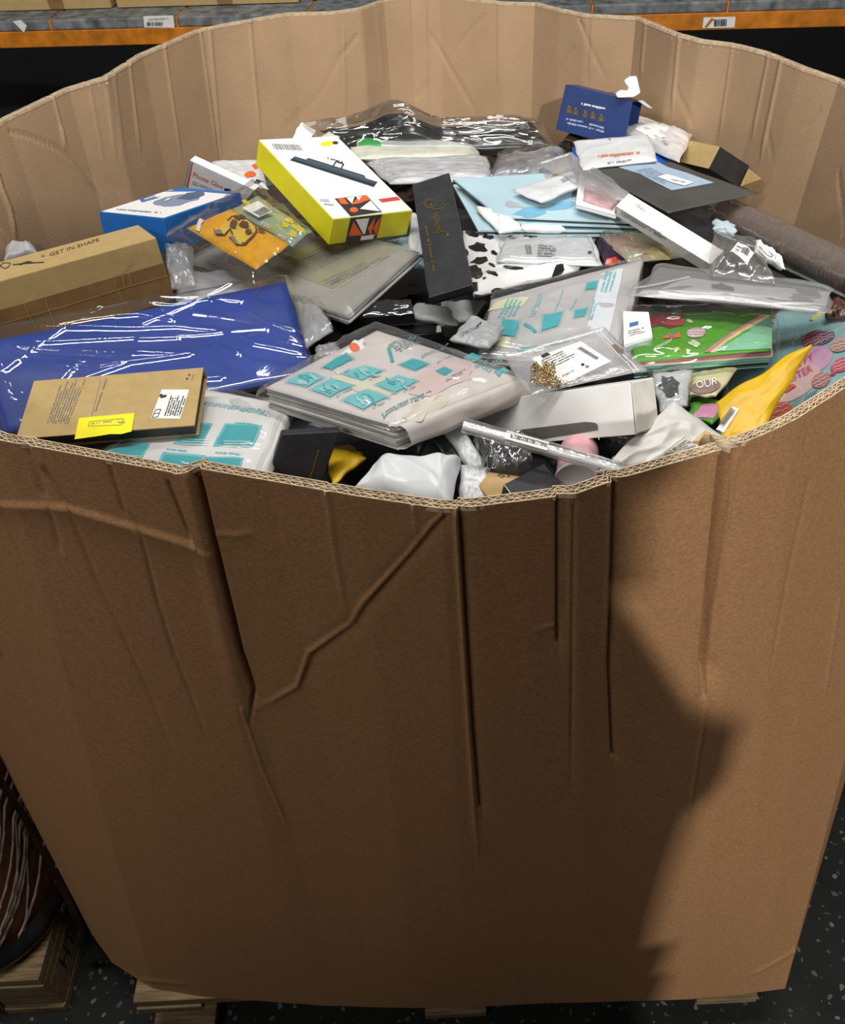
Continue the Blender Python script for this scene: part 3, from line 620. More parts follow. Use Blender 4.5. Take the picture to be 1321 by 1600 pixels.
# --- long black box
c = rbox((.0414, 1.0052, 1.0750), (.1164, -.2522, .0133), (.0525, .2624, .0104))
t = item('jewellery_box', 'long slim black box with gold script, propped over the black and white patterned bag', 'box', c)
o, f = slab('box_lid', c, .009, BLACK, t, .001); pr = Print(f['top'])
n = f['top'].n; k = [p - n * .0091 + (sum(c, V(0, 0, 0)) / 4 - p) * .02 for p in c]; slab('box_base', k, .004, BLACK, t, .0006)
for a0, a1, ra in ((0, 5.4, 1), (.8, 6, .7)): pr.line('gold_swirl', GOLD, [(672 + 9 * ra * math.cos(a0 + (a1 - a0) * i / 9), 319 + 7 * ra * math.sin(a0 + (a1 - a0) * i / 9)) for i in range(10)], 1.0, 1)
pr.line('gold_swirl', GOLD, [(672, 326), (684, 328), (692, 326), (697, 321), (702, 319)], .9, 1); pr.line('gold_script', GOLD, [(681 + .12 * i + 4.5 * math.sin(i * 1.25), 333 + i * .75 + 1.2 * math.cos(i * 2.1)) for i in range(41)], .8, 1)
pr.line('gold_script', GOLD, [(681, 363), (684, 366), (690, 362), (699, 364)], 1.1, 1); pr.ell('gold_dot', GOLD, (700, 367), 2.2, 2.2); pr.ell('gold_dot', GOLD, (692, 326), 1.6, 1.6); pr.ell('gold_dot', GOLD, (674, 320), 1.6, 1.6)
pr.greek('gold_lettering', GOLD, [(664, 355), (676, 424), (680, 423), (668, 354)], 1, 12, cw=.035, ragged=0, fill=.9)
pr.build(t); pr = Print(f['left']); pr.rect('white_tab', PAPER, .76, .1, .92, .9); pr.build(t)
# --- long kraft carton
c = rbox((-.4324, .9834, 1.0409), (-.1601, -.0036, .5181), (.2284, .0854, .0805))
t = item('shipping_carton', 'long kraft carton with brown tape leaning by the bin wall, small print on top', 'box', c)
o, f = slab('carton_body', c, .0805, KRAFT_LIGHT, t, .0012); pr = Print(f['top'])
pr.text('lettering', mat('print_brown', (.12, .07, .03)), 'GET IN SHAPE', (78, 401), (156, 377), (77.5, 396)); pr.text('lettering', INK, '<', (65, 404), (70, 402), (65, 399))
pr.line('arrow_mark', INK, [(0, 416), (8, 420), (14, 417), (16, 411), (5, 411), (0, 416)], 1.2); pr.line('arrow_mark', INK, [(20, 414), (38, 412), (69, 410)], 1.6); pr.line('arrow_mark', INK, [(30, 414), (45, 409), (52, 411)], 2.2); pr.build(t)
TAPE = mat('brown_tape', (.26, .15, .06), .25); pr = Print(f['front'], .0006); pr.rect('tape_strip', TAPE, 0, 0, 1.0, .60, 10)
CR_ = flat('tape_crease', (.40, .27, .14), .3)
pr.line('tape_crease', CR_, [(-20, 511), (100, 478), (200, 447), (262, 430)], 1.1, 2)
for p in ([(37, 473), (47, 496), (56, 512)], [(70, 465), (76, 485), (85, 504)], [(178, 436), (182, 446)], [(191, 428), (194, 446)], [(200, 425), (205, 446)], [(185, 455), (193, 474)], [(188, 429), (208, 406)]): pr.line('tape_crease', CR_, p, 1.2, 2)
pr.build(t); pr = Print(f['right'], .0006); pr.rect('tape_strip', TAPE, -.002, 0, .3, .46, 4); pr.build(t)
# --- kraft sleeve phone-case box
c = rbox((-.2982, .6818, 1.0613), (.2188, -.0410, -.0163), (.1737, .0758, .0164))
t = item('sleeve_box', 'flat kraft and black sleeve box with a torn yellow seal, lying on the bin rim', 'box', c)
n = ((c[2] - c[0]).cross(c[3] - c[1])).normalized()
o, f = slab('sleeve_top', c, .0016, KRAFT_LIGHT, t, .0004); S = f['top']
mid = sum(c, V(0, 0, 0)) / 4
slab('inner_tray', [p + (mid - p) * .03 - n * .0017 for p in c], .0115, BLACK, t, .0006); slab('sleeve_bottom', [p + (mid - p) * .0 - n * .0136 for p in c], .0016, KRAFT_LIGHT, t, .0004)
slab('sleeve_side', [c[3] + (c[0] - c[3]) * .02 - n * .0016, c[2] + (c[1] - c[2]) * .02 - n * .0016, c[2] - n * .0016, c[3] - n * .0016], .012, KRAFT_LIGHT, t, .0003)
pr = Print(S); pr.quad('white_label', PAPER, [(236, 654), (282, 655), (296, 609), (253, 609)], 4)
pr.greek('lettering', INK, [(256, 650), (267, 617), (293, 618), (282, 651)], 7, 4, 1, cw=.05); pr.line('label_frame', INK, [(238, 653), (247, 652), (252, 640), (244, 641), (238, 653)], .9, 1); pr.line('label_frame', INK, [(241, 647), (249, 646)], .8, 1)
pr.quad('mark', INK, [(251, 623), (260, 621), (261, 617), (253, 619)], 1, 1); pr.quad('mark', INK, [(249, 620), (254, 622), (255, 617), (251, 616)], 1, 1)
pr.greek('lettering', INKG, [(73, 661), (95, 596), (135, 594), (108, 662)], 9, 7, cw=.028, fill=.45); pr.greek('lettering', INKG, [(146, 647), (164, 593), (168, 593), (150, 647)], 1, 8, cw=.04, ragged=0); pr.line('rule', INKG, [(143, 650), (158, 594)], .7)
pr.ell('mark', INK, (292.5, 592), 1.8, 1.4); pr.ell('mark', INK, (296, 586), 1.4, 1.4); pr.greek('lettering', INKG, [(298, 596), (303, 582), (305, 582), (300, 596)], 1, 2, cw=.09)
pr.poly('yellow_seal', YELLOWL, [(117, 687), (126, 686), (140, 684), (155, 682), (172, 679), (190, 679), (206, 675), (211, 646), (124, 654)], 1)
pr.line('seal_frame', INKG, [(138, 667), (141, 660), (193, 655), (196, 660), (190, 665), (138, 667)], .6, 2); pr.ell('seal_mark', INKG, (189, 659), 4.5, 3, 0, 2); pr.ell('seal_mark', YELLOWL, (189, 659), 3.6, 2.2, 0, 3); pr.greek('lettering', INKG, [(142, 665), (182, 660), (183, 657), (143, 662)], 1, 5, 2, cw=.05)
pr.build(t)
# --- white window box
c = rbox((.1452, .6734, 1.0310), (1.1696, -.4649, -.6240), (.1826, .0478, .0450))
t = item('window_box', 'long white carton with an arched window cut in its face, lying at a slant', 'box', c)
WB = mat('white_board', (.76, .76, .74), .55, var=.03); o, f = slab('carton_body', c, .045, WB, t, .0006)
pr = Print(f['top'], .0003)
win = [(842, 687), (936, 672), (936, 664), (933, 661), (925, 659), (915, 659), (816, 671), (810, 676), (800, 694)]
pr.poly('window_opening', mat('window_dark', (.13, .11, .10), .4), win); pr.poly('window_film', film('window_film', .03, (.7, .65, .6), .1, .2, .2), win, 2)
pr.line('cut_edge', PAPER, [(937, 687), (936, 664), (932, 660), (915, 658)], 1.4, 2); pr.build(t)
F = f['right']; pr = Print(F, .0003); pr.line('flap_seam', INKG, [(986, 598), (993, 680)], 1.0, 1); pr.build(t)
q = [F.at(.0, .0, .0003), F.at(1, 0, .0003), F.at(1, 1, .0003), F.at(0, 1, .0003)]; slab('end_flap', [F.at(.03, .03, .0011), F.at(.97, .03, .0011), F.at(.97, .97, .0011), F.at(.03, .97, .0011)], .0008, mat('cream_board', (.68, .66, .60), .6), t, .0002)
L = f['left']; slab('end_flap', [L.at(.03, .03, .0011), L.at(.97, .03, .0011), L.at(.97, .97, .0011), L.at(.03, .97, .0011)], .0008, WB, t, .0002)
# --- blue and white carton
c = rbox((-.3354, 1.1837, 1.0375), (-.1783, -.0531, -.4569), (.1123, .1752, .0458))
t = item('electronics_box', 'blue sided box with a white lid and grey picture, between wall and yellow toy bag', 'box', c)
o, f = slab('box_body', c, .0458, BLUEB, t); pr = Print(f['top']); pr.poly('lid_panel', BOXW, [(158, 331), (256, 341), (364, 304), (275, 297), (266, 297)])
PG = flat('picture_grey', (.22, .27, .38)); PB = flat('picture_blue', (.03, .16, .5))
pr.blob('device_picture', PG, (274, 314), 34, 8, -.12, 1, 18, .15, 2); pr.blob('device_picture', flat('picture_dark', (.08, .12, .22)), (300, 307), 22, 5, -.2, 2, 14, .2, 3); pr.poly('device_picture', BOXW, [(256, 316), (264, 314), (268, 310), (262, 312)], 3)
pr.text('lettering', PB, 'E', (222, 317), (247, 310), (218, 312)); pr.greek('lettering', PG, [(180, 330), (256, 336), (258, 332), (184, 326)], 1, 3, cw=.03); pr.greek('lettering', PG, [(220, 318), (250, 310), (254, 306), (226, 312)], 1, 4, cw=.06)
pr.poly('blue_border', PB, [(256, 300), (290, 295), (377, 301), (366, 304), (300, 299)], 1); pr.build(t)
# --- small black box by the rim
c = rbox((-.1138, .6199, 1.0233), (.3918, -.3570, -.4054), (.0675, .0830, .0148))
c = para((405, 784), .995, (494, 778), .99, (440, 679), 1.06)
t = item('jewellery_box', 'small black textured box standing tilted at the bin rim, faint gold print', 'box', c)
o, f = slab('box_body', c, .0125, BLACK, t, .0012); pr = Print(f['top'], .0003); rnd = random.Random(3)
for i in range(26): x, y = 440 + 80 * rnd.random(), 675 + 70 * rnd.random(); pr.ell('gold_fleck', GOLD, (x, y), .5, .5, 0, 0, 6)
pr.greek('gold_lettering', GOLD, [(481, 748), (496, 700), (501, 701), (487, 749)], 1, 4, cw=.07, ragged=0); pr.build(t)
# --- narrow white box
c = rbox((.3303, 1.0035, 1.0611), (.4458, .2030, -.8691), (.1512, .0245, .0202))
t = item('slim_carton', 'long narrow white carton with grey print along its side, under the dark envelope', 'box', c)
o, f = slab('carton_body', c, .0202, mat('white_warm', (.76, .75, .72), .5, var=.02), t, .0006); pr = Print(f['front'])
pr.greek('lettering', INKG, [(972, 337), (1048, 378), (1048, 370), (972, 328)], 3, 3, cw=.022); pr.text('lettering', INKG, 'Ref', (1024, 366), (1036, 373), (1024, 361)); pr.build(t); pr = Print(f['top']); pr.text('lettering', INKG, '(5x)', (994, 323), (1006, 330), (997, 318)); pr.build(t)
L = f['left']; slab('end_flap', [L.at(0, .1, .003), L.at(1, .1, .003), L.at(1, .96, .0005), L.at(0, .96, .0005)], .0006, KRAFT_LIGHT, t, .0002)
# --- kraft/black carton at the back
c = Q([(1106, 268), (1128, 226), (1080, 222), (1062, 251)], [1.02, 1.05, 1.06, 1.03])
c = rbox((.4810, 1.2963, 1.0314), (-.3192, -.9815, .6373), (.0332, .0700, .0704))
t = item('product_box', 'black box with kraft end panel against the far bin wall', 'box', c)
o, f = slab('box_body', c, .0704, BLACK, t, .0008); pr = Print(f['top']); pr.rect('kraft_panel', KRAFT_LIGHT, 0, 0, 1, 1); pr.build(t)
F = f['right']; pr = Print(F); slab('end_flap', Q([(1157, 291), (1186, 300), (1190, 280), (1170, 264)], [1.01, 1.005, 1.03, 1.035]), .001, KRAFT_BOX, t, .0002); pr.greek('lettering', PAPER, [(1115, 270), (1135, 284), (1137, 281), (1117, 266)], 1, 3, cw=.09); pr.build(t)
# --- navy carton
_D, _C = P(884.5, 132, 1.115), P(989, 158, 1.105); _A = PY(869, 202, _D.y - .012); c = [_A, _A + (_C - _D) * 1.04, _C, _D]
t = item('product_box', 'navy blue open carton with a row of gold symbols, tipped against the far wall', 'box', c)
NAVY = mat('navy_card', (.018, .045, .17), .45, var=.08); n = ((c[2] - c[0]).cross(c[3] - c[1])).normalized(); d = -n * .05
def panel(a, b_, c_, d_, name, m=NAVY, th=.001): slab(name, [a, b_, c_, d_], th, m, t, .0002)
A, B, C, D = c
S, _s = None, None
o, f = slab('front_panel', c, .0012, NAVY, t, .0003); panel(D, C, C + d, D + d, 'top_panel'); panel(A + d, B + d, B, A, 'bottom_panel'); panel(D + d, C + d, B + d, A + d, 'back_panel'); panel(A, D, D + d, A + d, 'end_panel')
e = (C - D).normalized(); panel(C + d * .5, C + d, C + d + e * .018 - V(0, 0, .008), C + d * .5 + e * .02 - V(0, 0, .006), 'open_flap', WHITE); panel(B + d * .2, B + d * .9, B + d * .9 + e * .02, B + d * .2 + e * .02, 'open_flap', NAVY)
pr = Print(f['top']); pr.greek('lettering', PAPER, [(908, 166), (944, 173), (946, 167), (910, 159)], 1, 3, cw=.06, ragged=0)
for x, y, k in ((890, 171, 0), (900, 174, 1), (915, 178, 2), (927, 180, 0), (940, 184, 1)):
    pr.ell('gold_symbol', GOLD, (x, y - 4), 2.2, 2.2); pr.poly('gold_symbol', GOLD, [(x - 4, y + 5), (x + 4, y + 6), (x + 1.5, y - 2), (x - 1.5, y - 2)])
    pr.line('gold_symbol', GOLD, [(x - 5, y - 1 + k), (x + 5, y)], 1.3)
for q_, sd in (([(885, 188), (911, 193), (912, 189), (886, 184)], 1), ([(885, 194), (917, 201), (918, 197), (886, 190)], 2), ([(921, 196), (943, 202), (944, 198), (922, 192)], 4), ([(920, 202), (944, 208), (945, 204), (921, 198)], 5)): pr.greek('lettering', flat('pale_ink', (.45, .5, .62)), q_, 1, sd, cw=.05, ragged=0, fill=.8)
pr.build(t)
HK = [(983, 121), (995, 120), (1001, 146), (991, 152), (965, 153), (962, 147), (969, 142), (981, 143), (983, 138), (975, 127)]
pts = [P(x, y, 1.112 + (150 - y) * .0006) for x, y in HK]; nn = (pts[1] - pts[0]).cross(pts[3] - pts[0]).normalized()
bm = bmesh.new(); cen = V(*[sum(p[i] for p in pts) / len(pts) for i in range(3)]); fc = bm.faces.new([bm.verts.new(p - cen) for p in pts]); r_ = bmesh.ops.extrude_face_region(bm, geom=[fc])
bmesh.ops.translate(bm, verts=[v for v in r_['geom'] if isinstance(v, bmesh.types.BMVert)], vec=V(.002, .007, 0)); bmesh.ops.recalc_face_normals(bm, faces=list(bm.faces)); bmesh.ops.bevel(bm, geom=list(bm.edges), offset=.0012, segments=2, affect='EDGES')
me = bpy.data.meshes.new('plastic_hook'); bm.to_mesh(me); bm.free(); o = link('plastic_hook', me, None, [WHITEP]); o.location = cen; tag(o, 'small white hook-shaped plastic piece on top of the navy carton', 'hook')

# --- soft packets ---------------------------------------------------------------------------------------------------------------
def packet(name, label, cat, corners, z, m, part='pouch', group=None, **k):
    c = Q(corners, z); t = item(name, label, cat, c, group); o, s = soft(part, c, m, t, **k); return t, s, c
def grow(px, f, d=(0, 0)):
    cx = sum(p[0] for p in px) / 4; cy = sum(p[1] for p in px) / 4; return [(cx + (x - cx) * f + d[0], cy + (y - cy) * f + d[1]) for x, y in px]
# blue folded sheet in clear bag
BLUES = mat('blue_sheet', (.012, .055, .36), .4, var=.1, scale=12)
px = [(2, 678), (492, 588), (447, 440), (-40, 538)]; t, s, c = packet('bagged_sheet', 'royal blue folded sheet in a shiny creased clear bag, below the long kraft carton', 'sheet', px, [1.01, 1.026, 1.055, 1.062], BLUES, 'folded_sheet', puff=.003, thick=.005, wr=.001, wscale=2.5, seed=4, n=30, bow=.002, lines=3, lamp=.0012, lw=.008)
cover('clear_bag', Q([(-8, 694), (499, 592), (453, 431), (-50, 520)], [1.011, 1.027, 1.056, 1.063]), CLEAR, t, h=.008, puff=.003, wr=.0025, wscale=2.6, seed=12, n=300, bow=.004, an=1.25, lines=10, lamp=.0034, lw=.0030,
      px=[[(75, 523), (150, 510), (220, 504), (270, 512)], [(232, 484), (272, 512)], [(232, 484), (275, 488), (330, 479), (380, 500), (450, 535), (487, 552)], [(75, 523), (210, 525), (280, 523), (350, 530), (400, 550), (480, 563), (490, 572)], [(20, 553), (80, 578), (110, 586)], [(30, 555), (110, 560), (170, 563), (300, 566), (160, 585), (110, 586)], [(220, 542), (280, 541)], [(340, 555), (375, 565)], [(0, 575), (25, 640), (40, 670)], [(20, 620), (40, 625)]])
# printed packs of folded film
FOLD = [mat('fold_a', (.62, .62, .62), .4), mat('fold_b', (.36, .35, .35), .5), mat('fold_c', (.70, .68, .64), .45), mat('fold_d', (.48, .44, .40), .5)]
PACKW = mat('pack_white', (.74, .73, .72), .35, var=.05, scale=14, col2=(.66, .63, .62)); PACKP = mat('pack_pink', (.70, .64, .60), .33, var=.05, scale=10, col2=(.58, .55, .54)); PACKG = mat('pack_grey', (.50, .48, .48), .35, var=.08, scale=9)
def folded_pack(name, label, px, z, m, n_layers, th, seed, puff, group='teal printed packs', wr=.0015, wscale=4):
    c = Q(px, z); t = item(name, label, 'pack', c, group, drop=th + .003); rnd = random.Random(seed)
    o, s = soft('top_wrap', c, m, t, puff=puff, thick=.0015, wr=wr, wscale=wscale, seed=seed, n=40, bow=.002, k=.3)
    n = s.n; h = .002; mid = sum(c, V(0, 0, 0)) / 4; dl = (th - .002) / n_layers
    for i in range(n_layers):
        off = [V((rnd.random() - .5) * .004, (rnd.random() - .5) * .004, 0) for _ in range(4)]; k = .012 + .03 * rnd.random() * (i > 0) - .022 * math.sin(math.pi * (i + .5) / n_layers)
        q = [p + (mid - p) * k * .6 + o_ - n * (h + .0003) for p, o_ in zip(c, off)]
        slab('folded_layer', q, dl * .86, FOLD[rnd.randrange(4)], t, dl * .36); h += dl
    B, C, D, A = c[1], c[2], c[3], c[0]; od = (B - A).normalized(); mb = MB(); nu = 24     # the fold that wraps round the far side
    for j in range(11):
        a_ = math.pi * j / 10
        for i in range(nu + 1):
            e = i / nu; w = 1 + .25 * noise.noise(Vector((e * 5, j * .4, seed))); mb.v.append(tuple(B + (C - B) * (.02 + .96 * e) + od * (th * .48 * w * math.sin(a_) - .001) + n * (.0012 - th * .5 * (1 - math.cos(a_)))))
    for j in range(10):
        for i in range(nu): k_ = j * (nu + 1) + i; mb.f.append([k_, k_ + nu + 1, k_ + nu + 2, k_ + 1]); mb.m.append(0)
    mb.build('wrap_fold', m, t, smooth=True)
    return t, s, c
px = [(150, 716), (397, 752), (447, 630), (300, 606)]
t, s, c = folded_pack('printed_pack', 'white plastic pack with teal pictures, under the kraft sleeve box at the rim', px, [1.040, 1.040, 1.040, 1.038], PACKW, 7, .020, 3, .005)
pr = Print(s, .0006)
for q_ in ([(333, 698), (394, 700), (410, 665), (352, 662)], [(236, 745), (308, 757), (322, 712), (255, 706)], [(312, 738), (374, 750), (381, 716), (322, 714)], [(270, 694), (316, 696), (333, 662), (305, 660)], [(164, 712), (220, 722), (236, 692), (190, 690)]):
    pr.quad('teal_picture', TEALL, q_, 6); cx = sum(a for a, b in q_) / 4; cy = sum(b for a, b in q_) / 4; pr.quad('teal_picture', TEAL, [(cx + (a - cx) * .86, cy + (b - cy) * .8) for a, b in q_], 5, 1)
    for k in range(3): pr.line('picture_line', PAPER, [(cx - 22, cy + 10 + k * 4), (cx + 20, cy + 11 + k * 4)], .8, 2)
for q_, r in (([(318, 634), (428, 656), (430, 646), (322, 628)], 3), ([(366, 664), (404, 668), (405, 664), (367, 660)], 1), ([(334, 710), (378, 714), (379, 710), (335, 706)], 1), ([(258, 704), (294, 708), (295, 704), (259, 700)], 1)): pr.greek('lettering', TEALL, q_, r, 8, cw=.03)
pr.blob('grey_patch', flat('patch_grey', (.55, .54, .55)), (376, 632), 17, 8, .2, 0, 14, .25, 5); pr.build(t)
cover('clear_bag', Q(grow(px, 1.03), [1.041, 1.041, 1.041, 1.039]), CLEAR2, t, h=.006, puff=.004, wr=.0016, wscale=5, seed=7, n=50)
px = [(415, 606), (620, 668), (818, 592), (588, 516)]
t, s, c = folded_pack('printed_pack', 'thick white folded pack with teal square pictures, lying centre front on the heap', px, [1.066, 1.066, 1.056, 1.056], PACKP, 9, .027, 11, .010)
pr = Print(s, .0007); pr.blob('print_tint', flat('tint_pink', (.66, .52, .50), .4), (690, 590), 60, 22, -.2, 0, 20, .3, 4); pr.blob('print_tint', flat('tint_cream', (.68, .64, .52), .4), (665, 640), 35, 14, -.5, 0, 16, .3, 6); pr.blob('print_tint', flat('tint_cream', (.68, .64, .52), .4), (570, 600), 60, 16, .3, 0, 16, .3, 7)
def pic(q_, solid, cap=None, sd=0):
    pr.quad('teal_picture', TEAL if solid else TEALL, q_, 6, 1); cx = sum(a for a, b in q_) / 4; cy = sum(b for a, b in q_) / 4
    if not solid:
        rnd = random.Random(sd)
        for k in range(7): x, y = cx + (rnd.random() - .5) * 26, cy + (rnd.random() - .5) * 11; pr.blob('picture_detail', TEAL if k % 2 else flat('teal_pale', (.35, .58, .60)), (x, y), 7, 2.5, rnd.random(), 2, 10, .4, k + sd)
    pr.line('picture_frame', TEALL, [(cx + (a - cx) * 1.13, cy + (b - cy) * 1.13) for a, b in q_ + q_[:1]], .6, 1)
pic([(504, 575), (519, 578), (553, 563), (540, 555), (505, 562)][:1] + [(519, 579), (552, 562), (540, 554)], True)
pic([(536, 586), (566, 595), (600, 580), (571, 573)], False, sd=2); pic([(486, 610), (516, 621), (552, 604), (517, 594)], False, sd=3); pic([(588, 603), (617, 615), (652, 597), (622, 588)], False, sd=4); pic([(536, 627), (568, 641), (606, 622), (575, 611)], False, sd=5)
pic([(624, 571), (650, 580), (671, 570), (645, 562)], True); pic([(682, 581), (695, 588), (707, 580), (694, 575)], True); pic([(727, 560), (740, 566), (752, 560), (738, 554)], True); pic([(448, 599), (480, 606), (506, 592), (478, 584)], False, sd=8)
pr.poly('teal_picture', TEAL, [(605, 545), (610, 544), (616, 566), (611, 567)], 1)
for q_, r in (([(532, 588), (552, 578), (550, 575), (530, 585)], 1), ([(578, 597), (600, 588), (599, 585), (577, 594)], 1), ([(527, 623), (556, 608), (555, 605), (526, 620)], 1), ([(632, 616), (654, 605), (653, 602), (631, 613)], 1), ([(584, 641), (606, 630), (604, 627), (582, 638)], 1), ([(600, 655), (684, 614), (680, 608), (596, 648)], 2), ([(684, 571), (714, 556), (713, 553), (683, 568)], 1), ([(660, 561), (706, 539), (704, 534), (658, 556)], 2), ([(698, 599), (732, 582), (730, 576), (696, 593)], 2), ([(744, 577), (770, 563), (767, 558), (741, 572)], 2), ([(624, 553), (664, 534), (646, 524), (606, 540)], 5)): pr.greek('lettering', flat('teal_grey', (.10, .30, .33)), q_, r, len(q_) + r, 1, cw=.035)
for x, y in ((757, 574), (764, 579), (772, 570), (780, 566)): pr.line('recycling_mark', TEALL, [(x - 4, y), (x, y - 4), (x + 4, y), (x, y + 4), (x - 4, y)], .9, 1)
pr.poly('teal_picture', TEALL, [(772, 582), (780, 590), (796, 582), (788, 575)], 1); pr.build(t)
cover('clear_bag', Q([(396, 620), (612, 690), (826, 600), (584, 510)], [1.063, 1.066, 1.056, 1.055]), CLEAR2, t, h=.011, puff=.006, wr=.002, wscale=4, seed=17, n=60)
px = [(748, 560), (962, 572), (1003, 405), (768, 468)]
t, s, c = folded_pack('printed_pack', 'grey see-through pack with teal pictures, leaning behind the small bag of gold chain', px, [1.036, 1.043, 1.048, 1.04], PACKG, 3, .009, 21, .006, wr=.003)
pr = Print(s, .0007); pr.quad('pale_strip', flat('pale_strip', (.66, .70, .74)), [(914, 525), (950, 530), (974, 420), (940, 428)], 6); pr.quad('yellow_patch', flat('cream_patch', (.66, .66, .42)), [(762, 487), (815, 480), (828, 465), (775, 472)], 4); pr.quad('yellow_patch', flat('cream_patch', (.66, .66, .42)), [(755, 540), (790, 545), (800, 530), (765, 524)], 4)
for q_ in ([(846, 518), (872, 510), (880, 488), (850, 494)], [(897, 498), (914, 495), (918, 482), (900, 486)], [(915, 455), (931, 452), (934, 440), (919, 443)], [(783, 524), (805, 527), (812, 505), (785, 500)]): pr.quad('teal_picture', TEAL, q_, 4, 1); cx = sum(a for a, b in q_) / 4; cy = sum(b for a, b in q_) / 4; pr.line('picture_frame', TEALL, [(cx + (a - cx) * 1.2, cy + (b - cy) * 1.2) for a, b in q_ + q_[:1]], .6, 1)
pr.quad('teal_picture', TEAL, [(835, 521), (840, 519), (822, 506), (817, 508)], 2, 1); pr.quad('teal_picture', TEAL, [(810, 551), (842, 543), (842, 540), (808, 546)], 2, 1); pr.quad('teal_picture', TEAL, [(860, 541), (892, 533), (890, 529), (858, 536)], 2, 1)
for q_, r in (([(775, 500), (792, 466), (822, 460), (806, 494)], 4), ([(826, 496), (844, 456), (854, 454), (836, 494)], 2), ([(866, 487), (882, 445), (886, 444), (870, 486)], 1), ([(889, 486), (902, 462), (907, 461), (894, 485)], 1), ([(918, 500), (928, 468), (936, 468), (926, 500)], 2), ([(936, 460), (946, 424), (966, 424), (956, 456)], 3)): pr.greek('lettering', TEALL, q_, r, r + 5, 1, cw=.03)
pr.build(t); cover('clear_bag', Q([(742, 566), (968, 584), (1010, 402), (764, 462)], [1.038, 1.045, 1.05, 1.042]), CLEAR2, t, h=.007, puff=.005, wr=.003, wscale=4, seed=23, n=60)
# small zip bags
t, s, c = packet('zip_bag', 'small silver grey zip bag with a dark slot, left of the leaning teal pack', 'bag', [(704, 531), (764, 546), (792, 512), (735, 494)], 1.056, GREYP, puff=.004, wr=.002, seed=31)
pr = Print(s); pr.poly('hang_slot', INK, [(744, 511), (746, 508), (752, 503), (753, 505), (747, 511)]); pr.greek('lettering', INKG, [(722, 527), (752, 512), (748, 508), (718, 522)], 2, 3); pr.build(t)
px = [(828, 618), (1010, 578), (942, 510), (785, 555)]
t, s, c = packet('zip_bag', 'clear zip bag holding a gold chain and a white printed card', 'bag', px, [1.068, 1.080, 1.074, 1.066], HAZY, puff=.003, thick=.002, wr=.002, seed=33, bow=.003)
q_ = [s.at(*s.uv(*p), .0015) for p in ((881, 602), (955, 566), (908, 535), (831, 562))]; o, f = slab('printed_card', q_, .0006, PAPER, t, .0002); pr = Print(f['top'])
pr.greek('lettering', INK, [(861, 578), (905, 557), (888, 544), (845, 563)], 5, 3, cw=.03, fill=.4); pr.bars('barcode', INK, [(932, 563), (937, 560), (908, 542), (902, 545)], 14, 5); pr.poly('mark', INK, [(845, 556), (849, 560), (861, 554), (855, 551)]); pr.ell('mark', INK, (911, 570), 3, 2.2); pr.ell('mark', INKG, (918, 573), 3.4, 2.2); pr.greek('lettering', INKG, [(880, 590), (900, 580), (898, 577), (878, 587)], 1, 4); pr.build(o)
CH = mat('gold_chain', (.62, .46, .20), .25, metal=1.0, var=.1); mb = MB(); rnd = random.Random(9)
for i in range(90):
    x, y = 832 + 36 * rnd.random() + 20 * (i > 70), 575 + 30 * rnd.random() * (1 if i < 70 else .3) + (25 if i > 70 else 0); p = s.at(*s.uv(x, y), .002 + .006 * rnd.random()); r0 = .0022; R = Euler((rnd.random() * 3, rnd.random() * 3, rnd.random() * 3)).to_matrix(); vs = []
    for a in range(8):
        for b_ in range(4):
            A_, B_ = a * math.pi / 4, b_ * math.pi / 2; vs.append(p + R @ V((r0 + .0006 * math.cos(B_)) * math.cos(A_), (r0 + .0006 * math.cos(B_)) * math.sin(A_) * .7, .0006 * math.sin(B_)))
    mb.add(vs, [(a * 4 + b_, ((a + 1) % 8) * 4 + b_, ((a + 1) % 8) * 4 + (b_ + 1) % 4, a * 4 + (b_ + 1) % 4) for a in range(8) for b_ in range(4)])
mb.build('gold_chain', CH, t, smooth=True, kind='stuff')
pr = Print(s, .0006); pr.poly('hang_hole', mat('print_hole', (.16, .13, .10)), [(956, 540), (962, 538), (975, 548), (974, 554), (966, 552)]); pr.line('zip_ridge', WHITEP, [(936, 516), (998, 580)], 1.6); pr.line('zip_ridge', WHITEP, [(930, 518), (992, 583)], 1.2); pr.build(t)
t, s, c = packet('zip_bag', 'small white edged zip bag with dark grey content, right of the window box', 'bag', [(1030, 644), (1074, 634), (1083, 577), (1018, 586)], [1.045, 1.045, 1.035, 1.035], WHITEP, puff=.004, wr=.002, seed=35)
pr = Print(s, .0008); pr.blob('dark_content', flat('content_dark', (.07, .075, .085), .3), (1046, 606), 18, 15, .3, 0, 16, .3, 3); pr.build(t); cover('clear_bag', Q(grow([(1030, 644), (1074, 634), (1083, 577), (1018, 586)], 1.02), [1.046, 1.046, 1.036, 1.036]), CLEAR, t, h=.006, wr=.003, wscale=4, seed=36, n=30)
